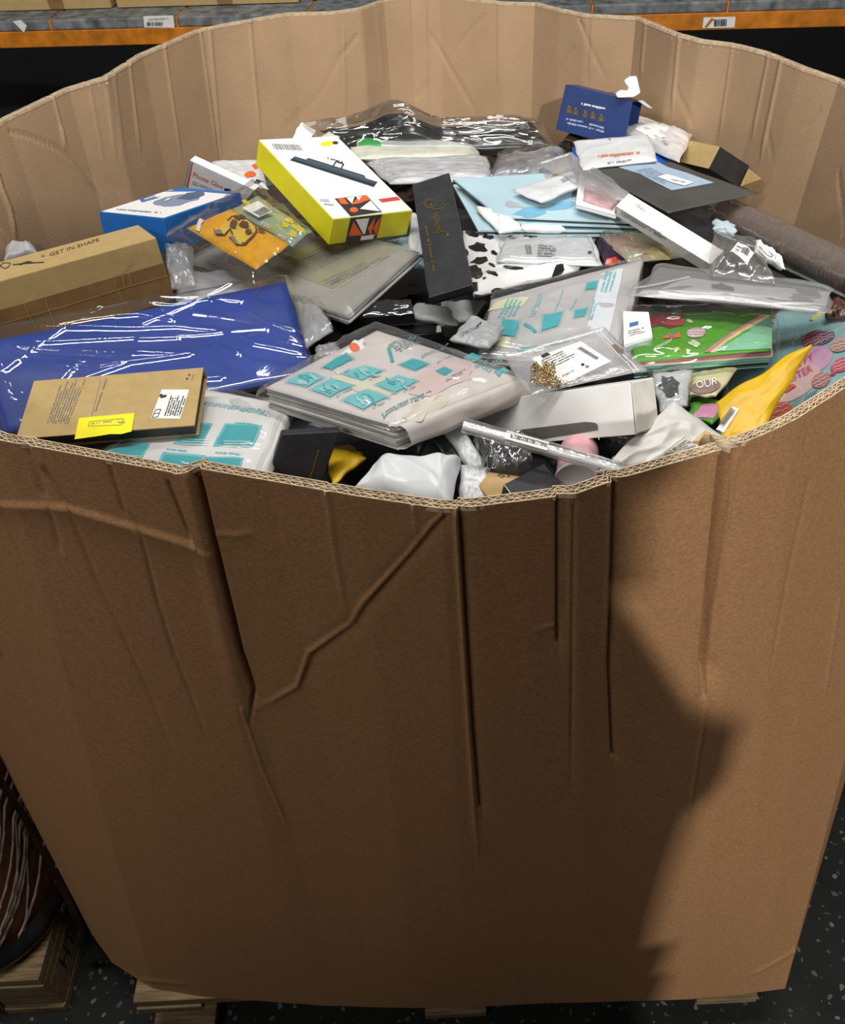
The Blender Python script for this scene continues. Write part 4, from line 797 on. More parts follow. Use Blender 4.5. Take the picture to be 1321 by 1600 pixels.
# clear stick pack with barcode
a, b_ = P(724, 664, 1.083), P(1000, 742, 1.052); t = thing('stick_pack', 'long clear flattened plastic tube with barcode label, lying across the white window box', 'tube', (a + b_) / 2); mb = MB(); n1 = 40
ax = (b_ - a).normalized(); sd = ax.cross(V(0, 0, 1)).normalized(); upv = sd.cross(ax)
def stick(r1, r2, m, nm):
    mb = MB()
    for i in range(n1 + 1):
        k = i / n1; p = a + (b_ - a) * k; e = (1 if k < .86 else 1 - (k - .86) * 2.5)
        for j in range(12):
            th = 2 * math.pi * j / 12; w = 1 + .08 * noise.noise(Vector((k * 14, j, 2)))
            mb.v.append(tuple(p + sd * (r1 * w * math.cos(th)) + upv * (r2 * e * w * math.sin(th))))
    for i in range(n1):
        for j in range(12): mb.f.append([i * 12 + j, i * 12 + (j + 1) % 12, i * 12 + 12 + (j + 1) % 12, i * 12 + 12 + j]); mb.m.append(0)
    mb.build(nm, m, t, smooth=True)
stick(.0085, .0055, HAZY, 'plastic_tube'); stick(.0055, .003, mat('clear_core', (.55, .56, .57), .25, var=.1, scale=30, stretch=(3, 40, 40)), 'inner_rod')
sv = sd if sd.y < 0 else -sd; uu = upv if upv.z > 0 else -upv
lc = lambda k, w: a + (b_ - a) * k + sv * (.0085 * w) + uu * (.0062 * (1 - .35 * abs(w)))
s = Surf([lc(.24, .9), lc(.48, .9), lc(.48, -.3), lc(.24, -.3)]); mb = MB(); vs, fs = grid_mesh(s, lambda u, v: s.at(u, v), 2, 2); mb.add(vs, fs); mb.build('white_label', PAPER, t); pr = Print(s, .0004); pr.bars('barcode', INK, [(797, 684), (855, 699), (856, 694), (798, 679)], 30, 8); pr.build(t)
# translucent paper bag with ticket
px = [(930, 738), (1050, 742), (1150, 700), (1056, 628)]
t, s, c = packet('paper_bag', 'translucent white glassine bag with a cream ticket and brown content at the rim', 'bag', px, [1.03, 1.02, 1.045, 1.062], mat('glassine', (.66, .65, .62), .4, var=.08, scale=12), puff=.005, wr=.004, wscale=3, seed=41, n=30)
pr = Print(s, .0008); pr.poly('brown_content', flat('content_tan', (.60, .45, .18), .5), [(1082, 690), (1102, 672), (1140, 694), (1110, 706)]); pr.build(t)
q_ = [s.at(*s.uv(*p), .002) for p in ((1040, 722), (1100, 704), (1074, 679), (1036, 708))]; o, f = slab('ticket', q_, .0005, mat('ticket_cream', (.72, .69, .58), .5), t, .0001); pr = Print(f['top'])
pr.text('lettering', INK, 'MADE IN', (1041, 713), (1058, 703), (1038, 709)); pr.greek('lettering', INKG, [(1050, 710), (1090, 698), (1074, 684), (1052, 700)], 4, 3, cw=.06); pr.build(o)
# yellow mailer right
px = [(1141, 691), (1197, 669), (1268, 537), (1117, 628)]
t, s, c = packet('bubble_mailer', 'golden yellow padded envelope with a barcode label standing at the right rim', 'envelope', px, [1.05, 1.06, 1.10, 1.065], mat('mailer_yellow', (.80, .49, .004), .45, var=.08, scale=20), puff=.003, thick=.003, wr=.001, wscale=3, seed=44, n=40, bow=.006, k=.3, lines=6, lamp=.002, lw=.008)
pr = Print(s, .0012); pr.quad('barcode_label', PAPER, [(1119, 672), (1132, 677), (1155, 641), (1146, 636)], 4); pr.bars('barcode', INK, [(1124, 664), (1131, 668), (1149, 644), (1142, 640)], 16, 6, 2); pr.build(t)
# easter bag
EB = mat('easter_blue', (.30, .52, .54), .35, var=.06, scale=8); px = [(1110, 726), (1400, 606), (1400, 468), (1160, 492)]
t, s, c = packet('gift_bag', 'pale blue holiday gift bag printed with coloured eggs, along the right bin wall', 'bag', px, [1.0, 1.07, 1.06, .99], EB, 'printed_panel', puff=.006, wr=.002, wscale=3, seed=46, n=36)
pr = Print(s, .0009)
EGG = [((1271, 530), 19, 10, -.45, (.42, .02, .13)), ((1287, 530), 20, 9, -.4, (.14, .12, .30)), ((1315, 540), 19, 11, -.3, (.5, .36, .33)), ((1284, 596), 16, 11, -.5, (.45, .2, .2)), ((1218, 645), 22, 14, -.35, (.72, .13, .04)), ((1312, 612), 22, 14, -.4, (.10, .20, .50)), ((1316, 572), 18, 10, -.4, (.65, .10, .20)), ((1255, 530), 3, 2, 0, (.5, .02, .1))]
pr.ell('pink_panel', flat('pink_panel', (.62, .36, .55), .4), (1262, 566), 42, 22, -.35); pr.ell('pink_panel', flat('rose_panel', (.68, .48, .46), .4), (1240, 600), 48, 24, -.55)
for i, (cc, rx, ry, ro, col) in enumerate(EGG):
    m = flat('egg_%d' % i, col, .35); pr.ell('egg_print', m, cc, rx, ry, ro, 1)
    for k in (-.4, .1, .55): pr.line('egg_stripe', flat('egg_stripe', (.85, .5, .42)), [(cc[0] + rx * .8 * math.cos(ro) * q - ry * k * math.sin(ro), cc[1] + rx * .8 * math.sin(ro) * q + ry * k * math.cos(ro) + (1.2 if abs(q) in (.33, 1) else -1.2)) for q in (-1, -.66, -.33, 0, .33, .66, 1)], 1.3, 2)
RD = flat('letter_red', (.60, .05, .06)); pr.text('lettering', RD, 'HAPPY', (1232, 584), (1274, 564), (1228, 573), 2); pr.text('lettering', RD, 'EASTER', (1226, 606), (1272, 582), (1222, 594), 2); pr.poly('ribbon', RD, [(1222, 612), (1240, 603), (1246, 606), (1230, 616)], 2)
pr.poly('heart', RD, [(1297, 590), (1303, 581), (1310, 582), (1306, 588)], 2)
for k in range(4): pr.line('leaf_sprig', flat('leaf_grey', (.12, .22, .22)), [(1258 + k * 5, 628 - k * 3), (1263 + k * 5, 618 - k * 3)], 1.6, 1); pr.line('leaf_sprig', flat('leaf_grey', (.12, .22, .22)), [(1258 + k * 5, 628 - k * 3), (1266 + k * 5, 627 - k * 3)], 1.6, 1)
pr.build(t); cover('clear_bag', Q([(1104, 730), (1404, 612), (1404, 462), (1156, 486)], [1.003, 1.073, 1.063, .993]), CLEAR, t, h=.006, puff=.003, wr=.003, wscale=4, seed=48, n=70)
# green pack of gift bags
GRN = mat('green_card', (.085, .36, .004), .4, var=.08, scale=10); px = [(990, 566), (1207, 548), (1206, 486), (985, 488)]
c = Q(px, [1.047, 1.052, 1.05, 1.046]); t = item('gift_bag_pack', 'pack of folded gift bags with bright green top, eggs and leaves, in clear film', 'pack', c)
o, s = soft('green_panel', c, GRN, t, puff=.003, thick=.002, wr=.001, wscale=3, seed=52, n=30, bow=.002); mid = sum(c, V(0, 0, 0)) / 4
for i, m in enumerate([mat('layer_pink', (.62, .16, .26), .5), mat('layer_cream', (.70, .66, .42), .5), mat('layer_teal', (.12, .36, .36), .5), mat('layer_mint', (.28, .58, .38), .5), mat('layer_black', (.03, .03, .03), .5), mat('layer_aqua', (.30, .54, .52), .5)]):
    r_ = random.Random(i); q_ = [p + (mid - p) * (.01 - .012 * math.sin(i)) - s.n * (.0026 + i * .0034) + V(r_.random() * .003, r_.random() * .003, 0) for p in c]; slab('folded_layer', q_, .0029, m, t, .0008)
pr = Print(s, .0006); pr.poly('mint_panel', flat('mint', (.24, .56, .36), .4), [(1116, 550), (1206, 546), (1207, 500), (1198, 494)], 1); pr.poly('pink_stripe', flat('stripe_pink', (.66, .22, .30)), [(1100, 552), (1108, 552), (1200, 494), (1194, 492)], 2); pr.poly('cream_stripe', flat('stripe_cream', (.75, .66, .30)), [(1109, 552), (1114, 552), (1203, 496), (1200, 494)], 2)
pr.ell('egg_print', flat('egg_pink', (.62, .33, .40)), (1088, 521), 15, 8, -.1, 1)
for k in (-3, 1, 5): pr.line('egg_stripe', PAPER, [(1075 + 4 * i, 521 + k + (i % 2) * 2) for i in range(7)], 1.2, 2)
pr.poly('bow_print', ORANGE, [(1034, 530), (1046, 522), (1050, 526), (1062, 520), (1064, 528), (1050, 530)], 1); pr.quad('bow_print', INKG, [(1047, 530), (1055, 527), (1053, 521), (1045, 524)], 2, 2)
for x, y in ((1080, 538), (1085, 535), (1090, 538), (1087, 541), (1040, 520 - 14), (1078, 503)): pr.ell('leaf_print', flat('leaf_pale', (.60, .72, .50)), (x, y), 5, 2.4, .4, 1)
for k in range(7): pr.line('leaf_sprig', flat('leaf_pale', (.60, .72, .50)), [(1022 + k * 4, 549 - k * 2), (1026 + k * 4, 542 - k * 2)], 1.4, 1)
pr.poly('star_print', flat('star', (.75, .45, .02)), [(1060 + (5 if i % 2 else 2) * math.cos(i * .628), 547 + (5 if i % 2 else 2) * .7 * math.sin(i * .628)) for i in range(10)], 1)
pr.greek('lettering', flat('leaf_pale', (.60, .72, .50)), [(998, 544), (1018, 538), (1018, 534), (998, 540)], 1, 2, cw=.12); pr.blob('red_print', flat('print_maroon', (.22, .015, .015), .4), (1040, 502), 30, 12, -.1, 1, 18, .35, 3); pr.blob('pink_print', flat('print_rose', (.42, .05, .07), .4), (1058, 505), 16, 7, 0, 2, 14, .3, 4); pr.build(t)
cover('clear_bag', Q([(978, 576), (1220, 556), (1216, 478), (975, 482)], [1.047, 1.052, 1.052, 1.047]), CLEAR, t, h=.005, puff=.003, wr=.003, wscale=4, seed=55, n=60)
c = Q([(975, 538), (1020, 524), (1014, 487), (974, 486)], [1.055, 1.06, 1.062, 1.058]); t = item('small_box_pack', 'small stacked white and blue boxes with white label, beside the green gift bags', 'pack', c)
q_ = c; n = ((c[2] - c[0]).cross(c[3] - c[1])).normalized()
for i in range(3): o, f = slab('small_box', [p - n * (.0062 * i) for p in c], .0055, flat('box_pale', (.50, .58, .66)) if i % 2 else BOXW, t, .0006)
o, f = slab('label', [p + n * .0007 + (sum(c, V(0, 0, 0)) / 4 - p) * .15 for p in c], .0005, PAPER, t, .0001); pr = Print(f['top']); pr.quad('blue_mark', flat('blue_mark', (.05, .14, .30)), [(984, 512), (998, 508), (998, 502), (984, 505)], 2); pr.greek('lettering', INKG, [(982, 528), (1010, 520), (1008, 511), (982, 517)], 3, 3, cw=.06); pr.build(o)
# mustache card packs
CRM = mat('cream_card', (.66, .62, .36), .45, var=.08, scale=14); t, s, c = packet('card_pack', 'cream card pack with a dark oval printed patch, under the green gift bags', 'pack', [(1076, 618), (1121, 618), (1168, 556), (1078, 580)], [1.03, 1.035, 1.03, 1.025], CRM, 'cards', puff=.003, seed=57, wr=.001)
pr = Print(s, .0007); pr.poly('blue_corner', flat('pale_blue', (.35, .56, .58)), [(1078, 596), (1110, 575), (1150, 562), (1150, 558), (1080, 578)]); pr.ell('oval_patch', flat('oval_brown', (.26, .17, .15)), (1103, 606), 24, 10, -.15, 1); pr.text('lettering', PAPER, 'OUR', (1090, 610), (1120, 602), (1086, 600), 2); pr.build(t)
t, s, c = packet('card_pack', 'small green and pink card pack wedged under the cream cards', 'pack', [(1074, 652), (1116, 662), (1137, 626), (1076, 622)], [1.02, 1.025, 1.02, 1.015], mat('green_dark', (.10, .34, .04), .45), 'cards', puff=.003, seed=58, wr=.001)
pr = Print(s, .0007); pr.quad('pink_panel', flat('panel_pink', (.60, .25, .40), .4), [(1082, 650), (1114, 655), (1128, 632), (1098, 633)]); pr.build(t)
# grey sleeve with hang slot
px = [(996, 461), (1294, 486), (1299, 455), (1032, 418)]
t, s, c = packet('plastic_sleeve', 'flat frosted grey plastic sleeve with a hang slot in its header, above the green pack', 'sleeve', px, [1.075, 1.082, 1.08, 1.07], mat('sleeve_grey', (.13, .125, .13), .35, var=.15, scale=6), 'sleeve_body', puff=.004, wr=.001, seed=61, n=30)
pr = Print(s, .001); pr.poly('header_strip', flat('header_pale', (.34, .34, .35), .35), [(1016, 459), (1290, 483), (1297, 458), (1160, 446), (1078, 435), (1050, 444)]); pr.line('fold_line', flat('fold_pale', (.5, .5, .51), .3), [(1030, 458), (1200, 473), (1290, 480)], 2.2, 1); pr.line('fold_line', flat('fold_pale', (.5, .5, .51), .3), [(992, 452), (1030, 446), (1078, 435)], 3, 1)
pr.poly('hang_slot', INK, [(1112, 452), (1112, 448), (1122, 448), (1127, 445), (1133, 449), (1147, 453), (1146, 457)], 2); pr.build(t); cover('clear_sleeve', Q([(985, 462), (1297, 489), (1301, 452), (1028, 412)], [1.076, 1.083, 1.081, 1.071]), FROST, t, h=.004, puff=.002, wr=.001, seed=62, n=30)
# sticker bag
px = [(1108, 430), (1212, 444), (1180, 385), (1116, 360)]
t, s, c = packet('clear_bag', 'crinkled empty clear bag with a white barcode sticker, near the slim white carton', 'bag', px, [1.088, 1.088, 1.075, 1.082], CLEAR2, 'film_bag', puff=.012, thick=.003, wr=.005, wscale=3, seed=64, n=36)
pr = Print(s, .0008); pr.quad('sticker', PAPER, [(1141, 394), (1169, 411), (1179, 396), (1153, 379)]); pr.bars('barcode', INK, [(1157, 396), (1168, 402), (1172, 394), (1161, 388)], 12, 3); pr.greek('lettering', INKG, [(1146, 394), (1154, 398), (1161, 388), (1153, 384)], 3, 2, cw=.15); pr.build(t)
# brown tube
a, b_ = P(1131, 334, 1.035), P(1345, 437, 1.065); t = thing('fabric_roll', 'brown ribbed roll in clear film sloping down to the right bin wall', 'roll', (a + b_) / 2)
def tube(name, a, b_, r, m, parent, nl=60, nr=28, rib=0.0, cap=True, wob=0.0):
    ax = (b_ - a).normalized(); sd = ax.cross(V(0, 0, 1)).normalized(); uu = sd.cross(ax); mb = MB()
    for i in range(nl + 1):
        p = a + (b_ - a) * (i / nl); rr_ = r * (1 + rib * (i % 2))
        for j in range(nr): th = 2 * math.pi * j / nr; w = 1 + wob * noise.noise(Vector((i * .4, math.cos(th) * 2, math.sin(th) * 2))); mb.v.append(tuple(p + sd * (rr_ * w * math.cos(th)) + uu * (rr_ * w * math.sin(th))))
    for i in range(nl):
        for j in range(nr): mb.f.append([i * nr + j, i * nr + (j + 1) % nr, i * nr + nr + (j + 1) % nr, i * nr + nr + j]); mb.m.append(0)
    if cap: mb.f.append(list(range(nr))); mb.f.append([nl * nr + j for j in range(nr)][::-1]); mb.m += [0, 0]
    return mb.build(name, m, parent, smooth=True)
tube('roll', a, b_, .0205, mat('roll_brown', (.15, .11, .088), .6, var=.08, scale=200), t, 76, 28, .09); tube('core', a - (b_ - a).normalized() * .002, a + (b_ - a) * .1, .008, BLACK, t, 4, 14)
tube('clear_wrap', a - (b_ - a) * .03, b_, .0222, film('wrap_film', .03, rough=.12, gloss=.15, bump=.1, base=.03), t, 60, 32, 0, False, .1)
t = thing('trim_rod', 'thin dark rod with silver edge lying under the brown roll', 'rod', P(1240, 415, 1.05)); q_ = Q([(1165, 392), (1335, 472), (1338, 462), (1170, 384)], [1.058, 1.062, 1.062, 1.058]); slab('rod_body', q_, .008, BLACKP, t, .001); slab('silver_edge', [q_[0] + V(0, 0, .0009), q_[1] + V(0, 0, .0009), q_[1] * .65 + q_[2] * .35 + V(0, 0, .0009), q_[0] * .65 + q_[3] * .35 + V(0, 0, .0009)], .0008, mat('silver', (.6, .6, .62), .25, metal=.9), t, .0002)
t, s, c = packet('paper_tag', 'pale blue crumpled tag under the near end of the brown roll', 'tag', [(1114, 358), (1148, 368), (1152, 352), (1116, 342)], 1.05, flat('tag_blue', (.45, .55, .60)), 'tag', puff=.002, wr=.003, wscale=3, seed=66, n=14)
t, s, c = packet('paper_tag', 'crumpled white printed tag stuck along the brown roll', 'tag', [(1178, 394), (1228, 420), (1222, 404), (1182, 374)], 1.075, PAPER, 'tag', puff=.003, wr=.005, wscale=3, seed=67, n=18)
pr = Print(s, .0006); pr.greek('lettering', INKG, [(1184, 394), (1216, 411), (1214, 402), (1188, 384)], 3, 3); pr.build(t)
# dark envelope
px = [(1045, 333), (1185, 302), (1048, 253), (921, 266)]; c = Q(px, [1.078, 1.075, 1.07, 1.075]); ENV = mat('dark_envelope', (.062, .062, .058), .6, var=.12, scale=14, bump=.1)
t, s, c = packet('envelope', 'dark grey flat card envelope with a pale blue wavy label', 'envelope', px, [1.080, 1.075, 1.07, 1.075], ENV, 'envelope_body', puff=.001, thick=.002, wr=.0006, wscale=2, seed=68, n=24, bow=.001)
pr = Print(s, .0006); pr.poly('blue_label', flat('label_blue', (.36, .47, .60)), [(967, 262), (985, 258), (1025, 252), (1045, 262), (1072, 270), (1116, 286), (1085, 292), (1050, 298), (1022, 284), (1000, 272)]); pr.greek('lettering', flat('label_ink', (.25, .33, .45)), [(990, 268), (1040, 290), (1060, 284), (1015, 262)], 6, 3, cw=.04); pr.poly('white_patch', PAPER, [(1027, 278), (1042, 274), (1060, 279), (1084, 287), (1070, 292), (1050, 287)], 2); pr.greek('lettering', INKG, [(1046, 284), (1070, 289), (1074, 287), (1050, 282)], 1, 3, 3); pr.build(t)
# clear strip, pink tray, packets
t, s, c = packet('clear_strip', 'narrow crinkled clear film strip lying beside the dark envelope', 'film', [(962, 312), (992, 312), (892, 238), (838, 256)], [1.082, 1.082, 1.06, 1.05], HAZY, 'film_strip', puff=.006, wr=.004, wscale=4, seed=70, n=30)
px = [(900, 321), (962, 338), (990, 306), (906, 273)]; c = Q(px, [1.058, 1.064, 1.064, 1.056]); t = item('tray', 'white rimmed tray with crumpled pink tissue inside, beside the dark envelope', 'tray', c); o, f = slab('tray_body', c, .004, BOXW, t, .001); S = f['top']
rim = [S.at(*uv) for uv in ((.09, .12), (.91, .12), (.91, .88), (.09, .88))]
for i in range(4): a_, b2 = c[i], c[(i + 1) % 4]; c2, d2 = rim[(i + 1) % 4], rim[i]; slab('tray_rim', [a_ + S.n * .0022, b2 + S.n * .0022, c2 + S.n * .0022, d2 + S.n * .0022], .002, BOXW, t, .0005)
soft('pink_tissue', [S.at(u, v, .0006) for u, v in ((.14, .17), (.86, .17), (.86, .83), (.14, .83))], mat('pink_tissue', (.62, .40, .42), .6), t, puff=.003, thick=.0002, wr=.004, wscale=4, seed=72, n=24)
t, s, c = packet('packet', 'white paper packet with faint grey print, lying on the pale blue cards', 'packet', [(845, 317), (906, 292), (898, 268), (802, 297)], [1.056, 1.058, 1.055, 1.054], WHITEP, puff=.004, wr=.002, wscale=3, seed=74)
pr = Print(s); pr.greek('lettering', INKG, [(880, 288), (902, 279), (898, 273), (876, 281)], 3, 3); pr.build(t)
t, s, c = packet('packet', 'clear packet with a yellow card corner behind the white paper packet', 'packet', [(850, 290), (895, 275), (890, 248), (845, 262)], [1.04, 1.045, 1.04, 1.04], HAZY, puff=.006, wr=.003, seed=75); pr = Print(s, .0005); pr.quad('yellow_card', flat('card_yellow', (.72, .55, .03)), [(862, 274), (884, 266), (880, 262), (866, 267)]); pr.build(t)
# pale blue cards
PBL = mat('pale_blue_card', (.44, .62, .70), .45, var=.04, scale=10)
for i, (px, z, lb) in enumerate([([(762, 367), (1030, 366), (880, 290), (725, 300)], 1.022, 'lowest'), ([(747, 359), (1000, 360), (870, 285), (708, 288)], 1.029, 'third from the top'), ([(806, 347), (1010, 354), (880, 281), (730, 290)], 1.037, 'second from the top'), ([(780, 337), (1000, 347), (862, 270), (708, 279)], 1.044, 'topmost')]):
    c = Q(px, z); t = item('greeting_card_pack', 'pale blue card folder, %s of the fanned stack' % lb, 'card', c, 'pale blue card folders'); o, f = slab('card_sheet', c, .0035, PBL, t, .0006); pr = Print(f['top'])
    n = f['top'].n; slab('card_back', [p - n * .0037 for p in c], .001, BLACK, t, .0002)
    if i == 3:
        pr.blob('picture', flat('pic_grey', (.38, .44, .46)), (803, 320), 14, 5, .2, 0, 14, .3, 2); pr.blob('picture', flat('pic_blue', (.18, .44, .62)), (830, 332), 26, 8, -.1, 0, 14, .2, 3); pr.blob('picture', flat('pic_brown', (.42, .38, .34)), (851, 323), 9, 2.5, .1, 1, 10, .3, 3); pr.blob('picture', flat('pic_blue', (.18, .44, .62)), (880, 322), 24, 7, -.2, 0, 12, .3, 4)
    pr.build(t)
t, s, c = packet('paper_scrap', 'crumpled white tissue piece between the pale blue cards', 'paper', [(782, 364), (818, 357), (800, 339), (742, 324)], 1.036, PAPER, 'tissue', puff=.004, wr=.006, wscale=3, seed=78, n=20)
t, s, c = packet('paper_scrap', 'thin white paper slip on the lower pale blue cards', 'paper', [(815, 358), (884, 360), (875, 348), (812, 346)], 1.033, PAPER, 'slip', puff=.001, wr=.002, seed=79, n=14)
# patterned black and white bag
px = [(738, 466), (905, 424), (932, 372), (722, 360)]
t, s, c = packet('patterned_bag', 'white bag with black cow patches, under the slim black box', 'bag', px, [1.034, 1.026, 1.01, 1.012], mat('cow_white', (.78, .78, .78), .35, var=.03), puff=.006, thick=.004, wr=.002, wscale=3, seed=81, n=36, extra=lambda u, v: .008 * math.exp(-((v - .12) / .09) ** 2))
pr = Print(s, .0009); BK = flat('cow_black', (.012, .012, .012), .35)
for i, (x, y, rx, ry, ro) in enumerate([(737, 357 + 8, 10, 5, .4), (748, 387, 14, 7, .1), (773, 396, 6, 3, .6), (750, 408, 14, 5, -.2), (770, 415, 6, 2.4, .5), (744, 425, 11, 9, .3), (769, 427, 9, 3, .3), (757, 436, 4, 2, -.5), (783, 442, 15, 5, -.05), (813, 436, 8, 3, -.2), (753, 459, 14, 5, -.3), (802, 419, 16, 3, .1), (850, 422, 10, 2.5, -.1), (872, 428, 10, 3, -.3), (764, 370, 9, 4, 0), (832, 368, 12, 4, 0), (742, 447, 6, 6, 0), (877, 367, 12, 3, 0), (800, 372, 6, 3, .3), (728, 395, 4, 6, 0), (830, 432, 5, 2, .2)]): pr.blob('black_patch', BK, (x, y), rx, ry, ro, 0, 14, .28, i)
pr.build(t)
t, s, c = packet('zip_bag', 'white zip pouch with a barcode and hang hole, on the black and white patterned bag', 'bag', [(776, 409), (943, 415), (924, 371), (783, 378)], [1.036, 1.036, 1.026, 1.026], WHITEP, puff=.004, wr=.0018, wscale=4, seed=83, n=30)
pr = Print(s, .0006); pr.ell('hang_hole', INK, (922, 395), 3.5, 2.4); pr.bars('barcode', INKG, [(823, 398), (832, 398), (830, 383), (820, 383)], 10, 3); pr.greek('lettering', INKG, [(840, 404), (872, 405), (870, 384), (842, 383)], 5, 4, cw=.06); pr.build(t); cover('clear_bag', Q(grow([(776, 409), (943, 415), (924, 371), (783, 378)], .97), [1.037, 1.037, 1.027, 1.027]), CLEAR, t, h=.005, wr=.002, wscale=4, seed=84, n=30)
# holographic, maroon
HOLO = mat('holo_bag', (.30, .42, .26), .3, var=.3, scale=25, col2=(.55, .30, .26)); t, s, c = packet('foil_bag', 'green and yellow shiny printed bag under the slim white carton', 'bag', [(985, 412), (1068, 402), (1040, 358), (935, 366)], 1.02, HOLO, puff=.006, wr=.003, wscale=4, seed=86); pr = Print(s, .0008); pr.blob('yellow_print', flat('holo_yellow', (.62, .55, .25), .35), (1030, 395), 26, 8, 0, 0, 14, .3, 3); pr.build(t); cover('clear_bag', Q([(985, 413), (1069, 403), (1040, 358), (935, 366)], 1.022), CLEAR, t, h=.007, wr=.004, wscale=4, seed=87, n=36)
t, s, c = packet('packet', 'dark purple glossy packet with a red edge behind the leaning teal pack', 'packet', [(942, 416), (1000, 412), (985, 386), (930, 366)], 1.012, mat('purple_dark', (.045, .025, .05), .2, var=.3), puff=.006, wr=.004, wscale=3, seed=88); pr = Print(s, .0008); pr.blob('red_edge', flat('red_edge', (.5, .05, .03), .3), (956, 408), 12, 5, -.2); pr.build(t)
# back row
t, s, c = packet('film_bag', 'glossy black goods in a clear crinkled bag humped against the far wall', 'bag', [(545, 236), (866, 240), (835, 200), (500, 204)], [1.0, .99, 1.015, 1.02], BLACKP, 'black_goods', puff=.012, thick=.01, wr=.006, wscale=3, seed=90, n=40, extra=lambda u, v: .036 * math.exp(-((u - .33) / .13) ** 2 - ((v - .6) / .5) ** 2) + .012 * math.exp(-((u - .95) / .05) ** 2))
cover('clear_bag', Q([(535, 240), (880, 244), (850, 195), (470, 200)], [1.003, .993, 1.018, 1.023]), CLEAR, t, h=.012, puff=.012, wr=.005, wscale=3.5, seed=91, n=110, an=1.5, lines=24, lamp=.006, lw=.006, extra=lambda u, v: .040 * math.exp(-((u - .36) / .12) ** 2 - ((v - .6) / .5) ** 2))
s_ = Surf(Q([(545, 236), (866, 240), (835, 200), (500, 204)], [1.0, .99, 1.015, 1.02])); 
c = Q([(745, 214), (822, 212), (820, 190), (735, 193)], [1.005, 1.0, 1.02, 1.02]); t = item('flat_box', 'flat black box with a small white sticker against the far wall', 'box', c); o, f = slab('box_body', c, .02, BLACKP, t); pr = Print(f['top']); pr.quad('sticker', PAPER, [(798, 207), (812, 206), (811, 197), (797, 198)]); pr.ell('yellow_dot', YELLOWL, (772, 203), 2.5, 3.5); pr.build(t)
t, s, c = packet('paper_tag', 'small white folded tag standing behind the yellow carton by the far wall', 'tag', [(456, 218), (486, 216), (494, 203), (469, 191)], [1.015, 1.015, 1.02, 1.03], PAPER, 'tag', puff=.001, wr=.001, seed=92, n=10)
t, s, c = packet('paper_tag', 'white paper wedge at the foot of the humped black bag', 'tag', [(500, 216), (530, 216), (545, 195), (525, 198)], [1.015, 1.015, 1.025, 1.025], PAPER, 'tag', puff=.001, wr=.001, seed=93, n=10)
t, s, c = packet('packet', 'flat white packet with a bright green end, before the humped black bag', 'packet', [(556, 232), (750, 240), (738, 226), (560, 210)], [1.015, 1.01, 1.01, 1.015], mat('packet_pale', (.62, .68, .64), .4), puff=.004, wr=.0015, wscale=3, seed=94); pr = Print(s, .0008); pr.quad('green_panel', flat('green_panel', (.03, .42, .08)), [(560, 229), (596, 232), (594, 218), (561, 212)]); pr.build(t)
t, s, c = packet('packet', 'long cream flat packet right of the yellow carton corner', 'packet', [(560, 249), (752, 247), (740, 232), (545, 230)], [1.02, 1.015, 1.012, 1.02], mat('packet_cream', (.60, .60, .50), .45), puff=.005, wr=.001, wscale=3, seed=95)
t, s, c = packet('poly_bag', 'layered silver grey poly bags stacked behind the slim black box', 'bag', [(608, 288), (775, 282), (762, 246), (572, 254)], [1.018, 1.016, 1.01, 1.01], mat('silver_poly', (.50, .51, .54), .3, var=.25, scale=18, stretch=(2, 30, 30)), puff=.010, thick=.006, wr=.004, wscale=4, seed=96, n=40, an=.5)
t, s, c = packet('poly_bag', 'crumpled silver clear bag behind the pale blue cards', 'bag', [(764, 290), (868, 276), (888, 238), (776, 254)], [1.03, 1.03, 1.01, 1.01], mat('silver_poly_dark', (.36, .37, .40), .3, var=.3, scale=14), puff=.016, wr=.006, wscale=3, seed=97, n=36); cover('clear_bag', Q([(764, 291), (872, 278), (892, 236), (776, 252)], [1.031, 1.031, 1.011, 1.011]), CLEAR, t, h=.016, wr=.006, wscale=4, seed=98, n=40)
t, s, c = packet('foil_bag', 'crinkled silver foil bag with a white label, below the navy carton', 'bag', [(952, 206), (1062, 254), (1084, 210), (962, 173)], [1.04, 1.06, 1.05, 1.05], mat('silver_foil', (.9, .9, .91), .22, metal=.4, var=.05), puff=.006, wr=.002, wscale=4, seed=99, n=70, lines=26, lamp=.005, lw=.006); pr = Print(s, .001); pr.poly('label', PAPER, [(992, 205), (1020, 218), (1040, 215), (1045, 200), (1000, 190)]); pr.greek('lettering', INKG, [(1034, 226), (1042, 230), (1046, 224), (1038, 220)], 2, 3, cw=.2); pr.build(t)
t, s, c = packet('envelope', 'royal blue envelope mostly hidden under the white packet with orange print', 'envelope', [(898, 262), (1048, 258), (1042, 226), (893, 230)], [1.045, 1.05, 1.045, 1.04], mat('royal_blue', (.01, .10, .50), .4), puff=.003, wr=.001, seed=100)
t, s, c = packet('zip_bag', 'white packet with a line of orange print, in front of the foil bag', 'bag', [(909, 266), (1030, 251), (1012, 210), (898, 221)], [1.076, 1.077, 1.078, 1.072], WHITEP, puff=.004, wr=.002, wscale=3, seed=101, n=30); pr = Print(s, .0008); pr.greek('orange_lettering', flat('orange_ink', (.75, .22, .08)), [(935, 248), (1000, 242), (1000, 238), (935, 243)], 1, 3, cw=.035, ragged=0, fill=.9); pr.ell('hang_hole', INKG, (953, 218), 1.8, 1); pr.greek('lettering', INKG, [(950, 257), (996, 251), (996, 248), (950, 254)], 1, 5, cw=.03); pr.build(t)
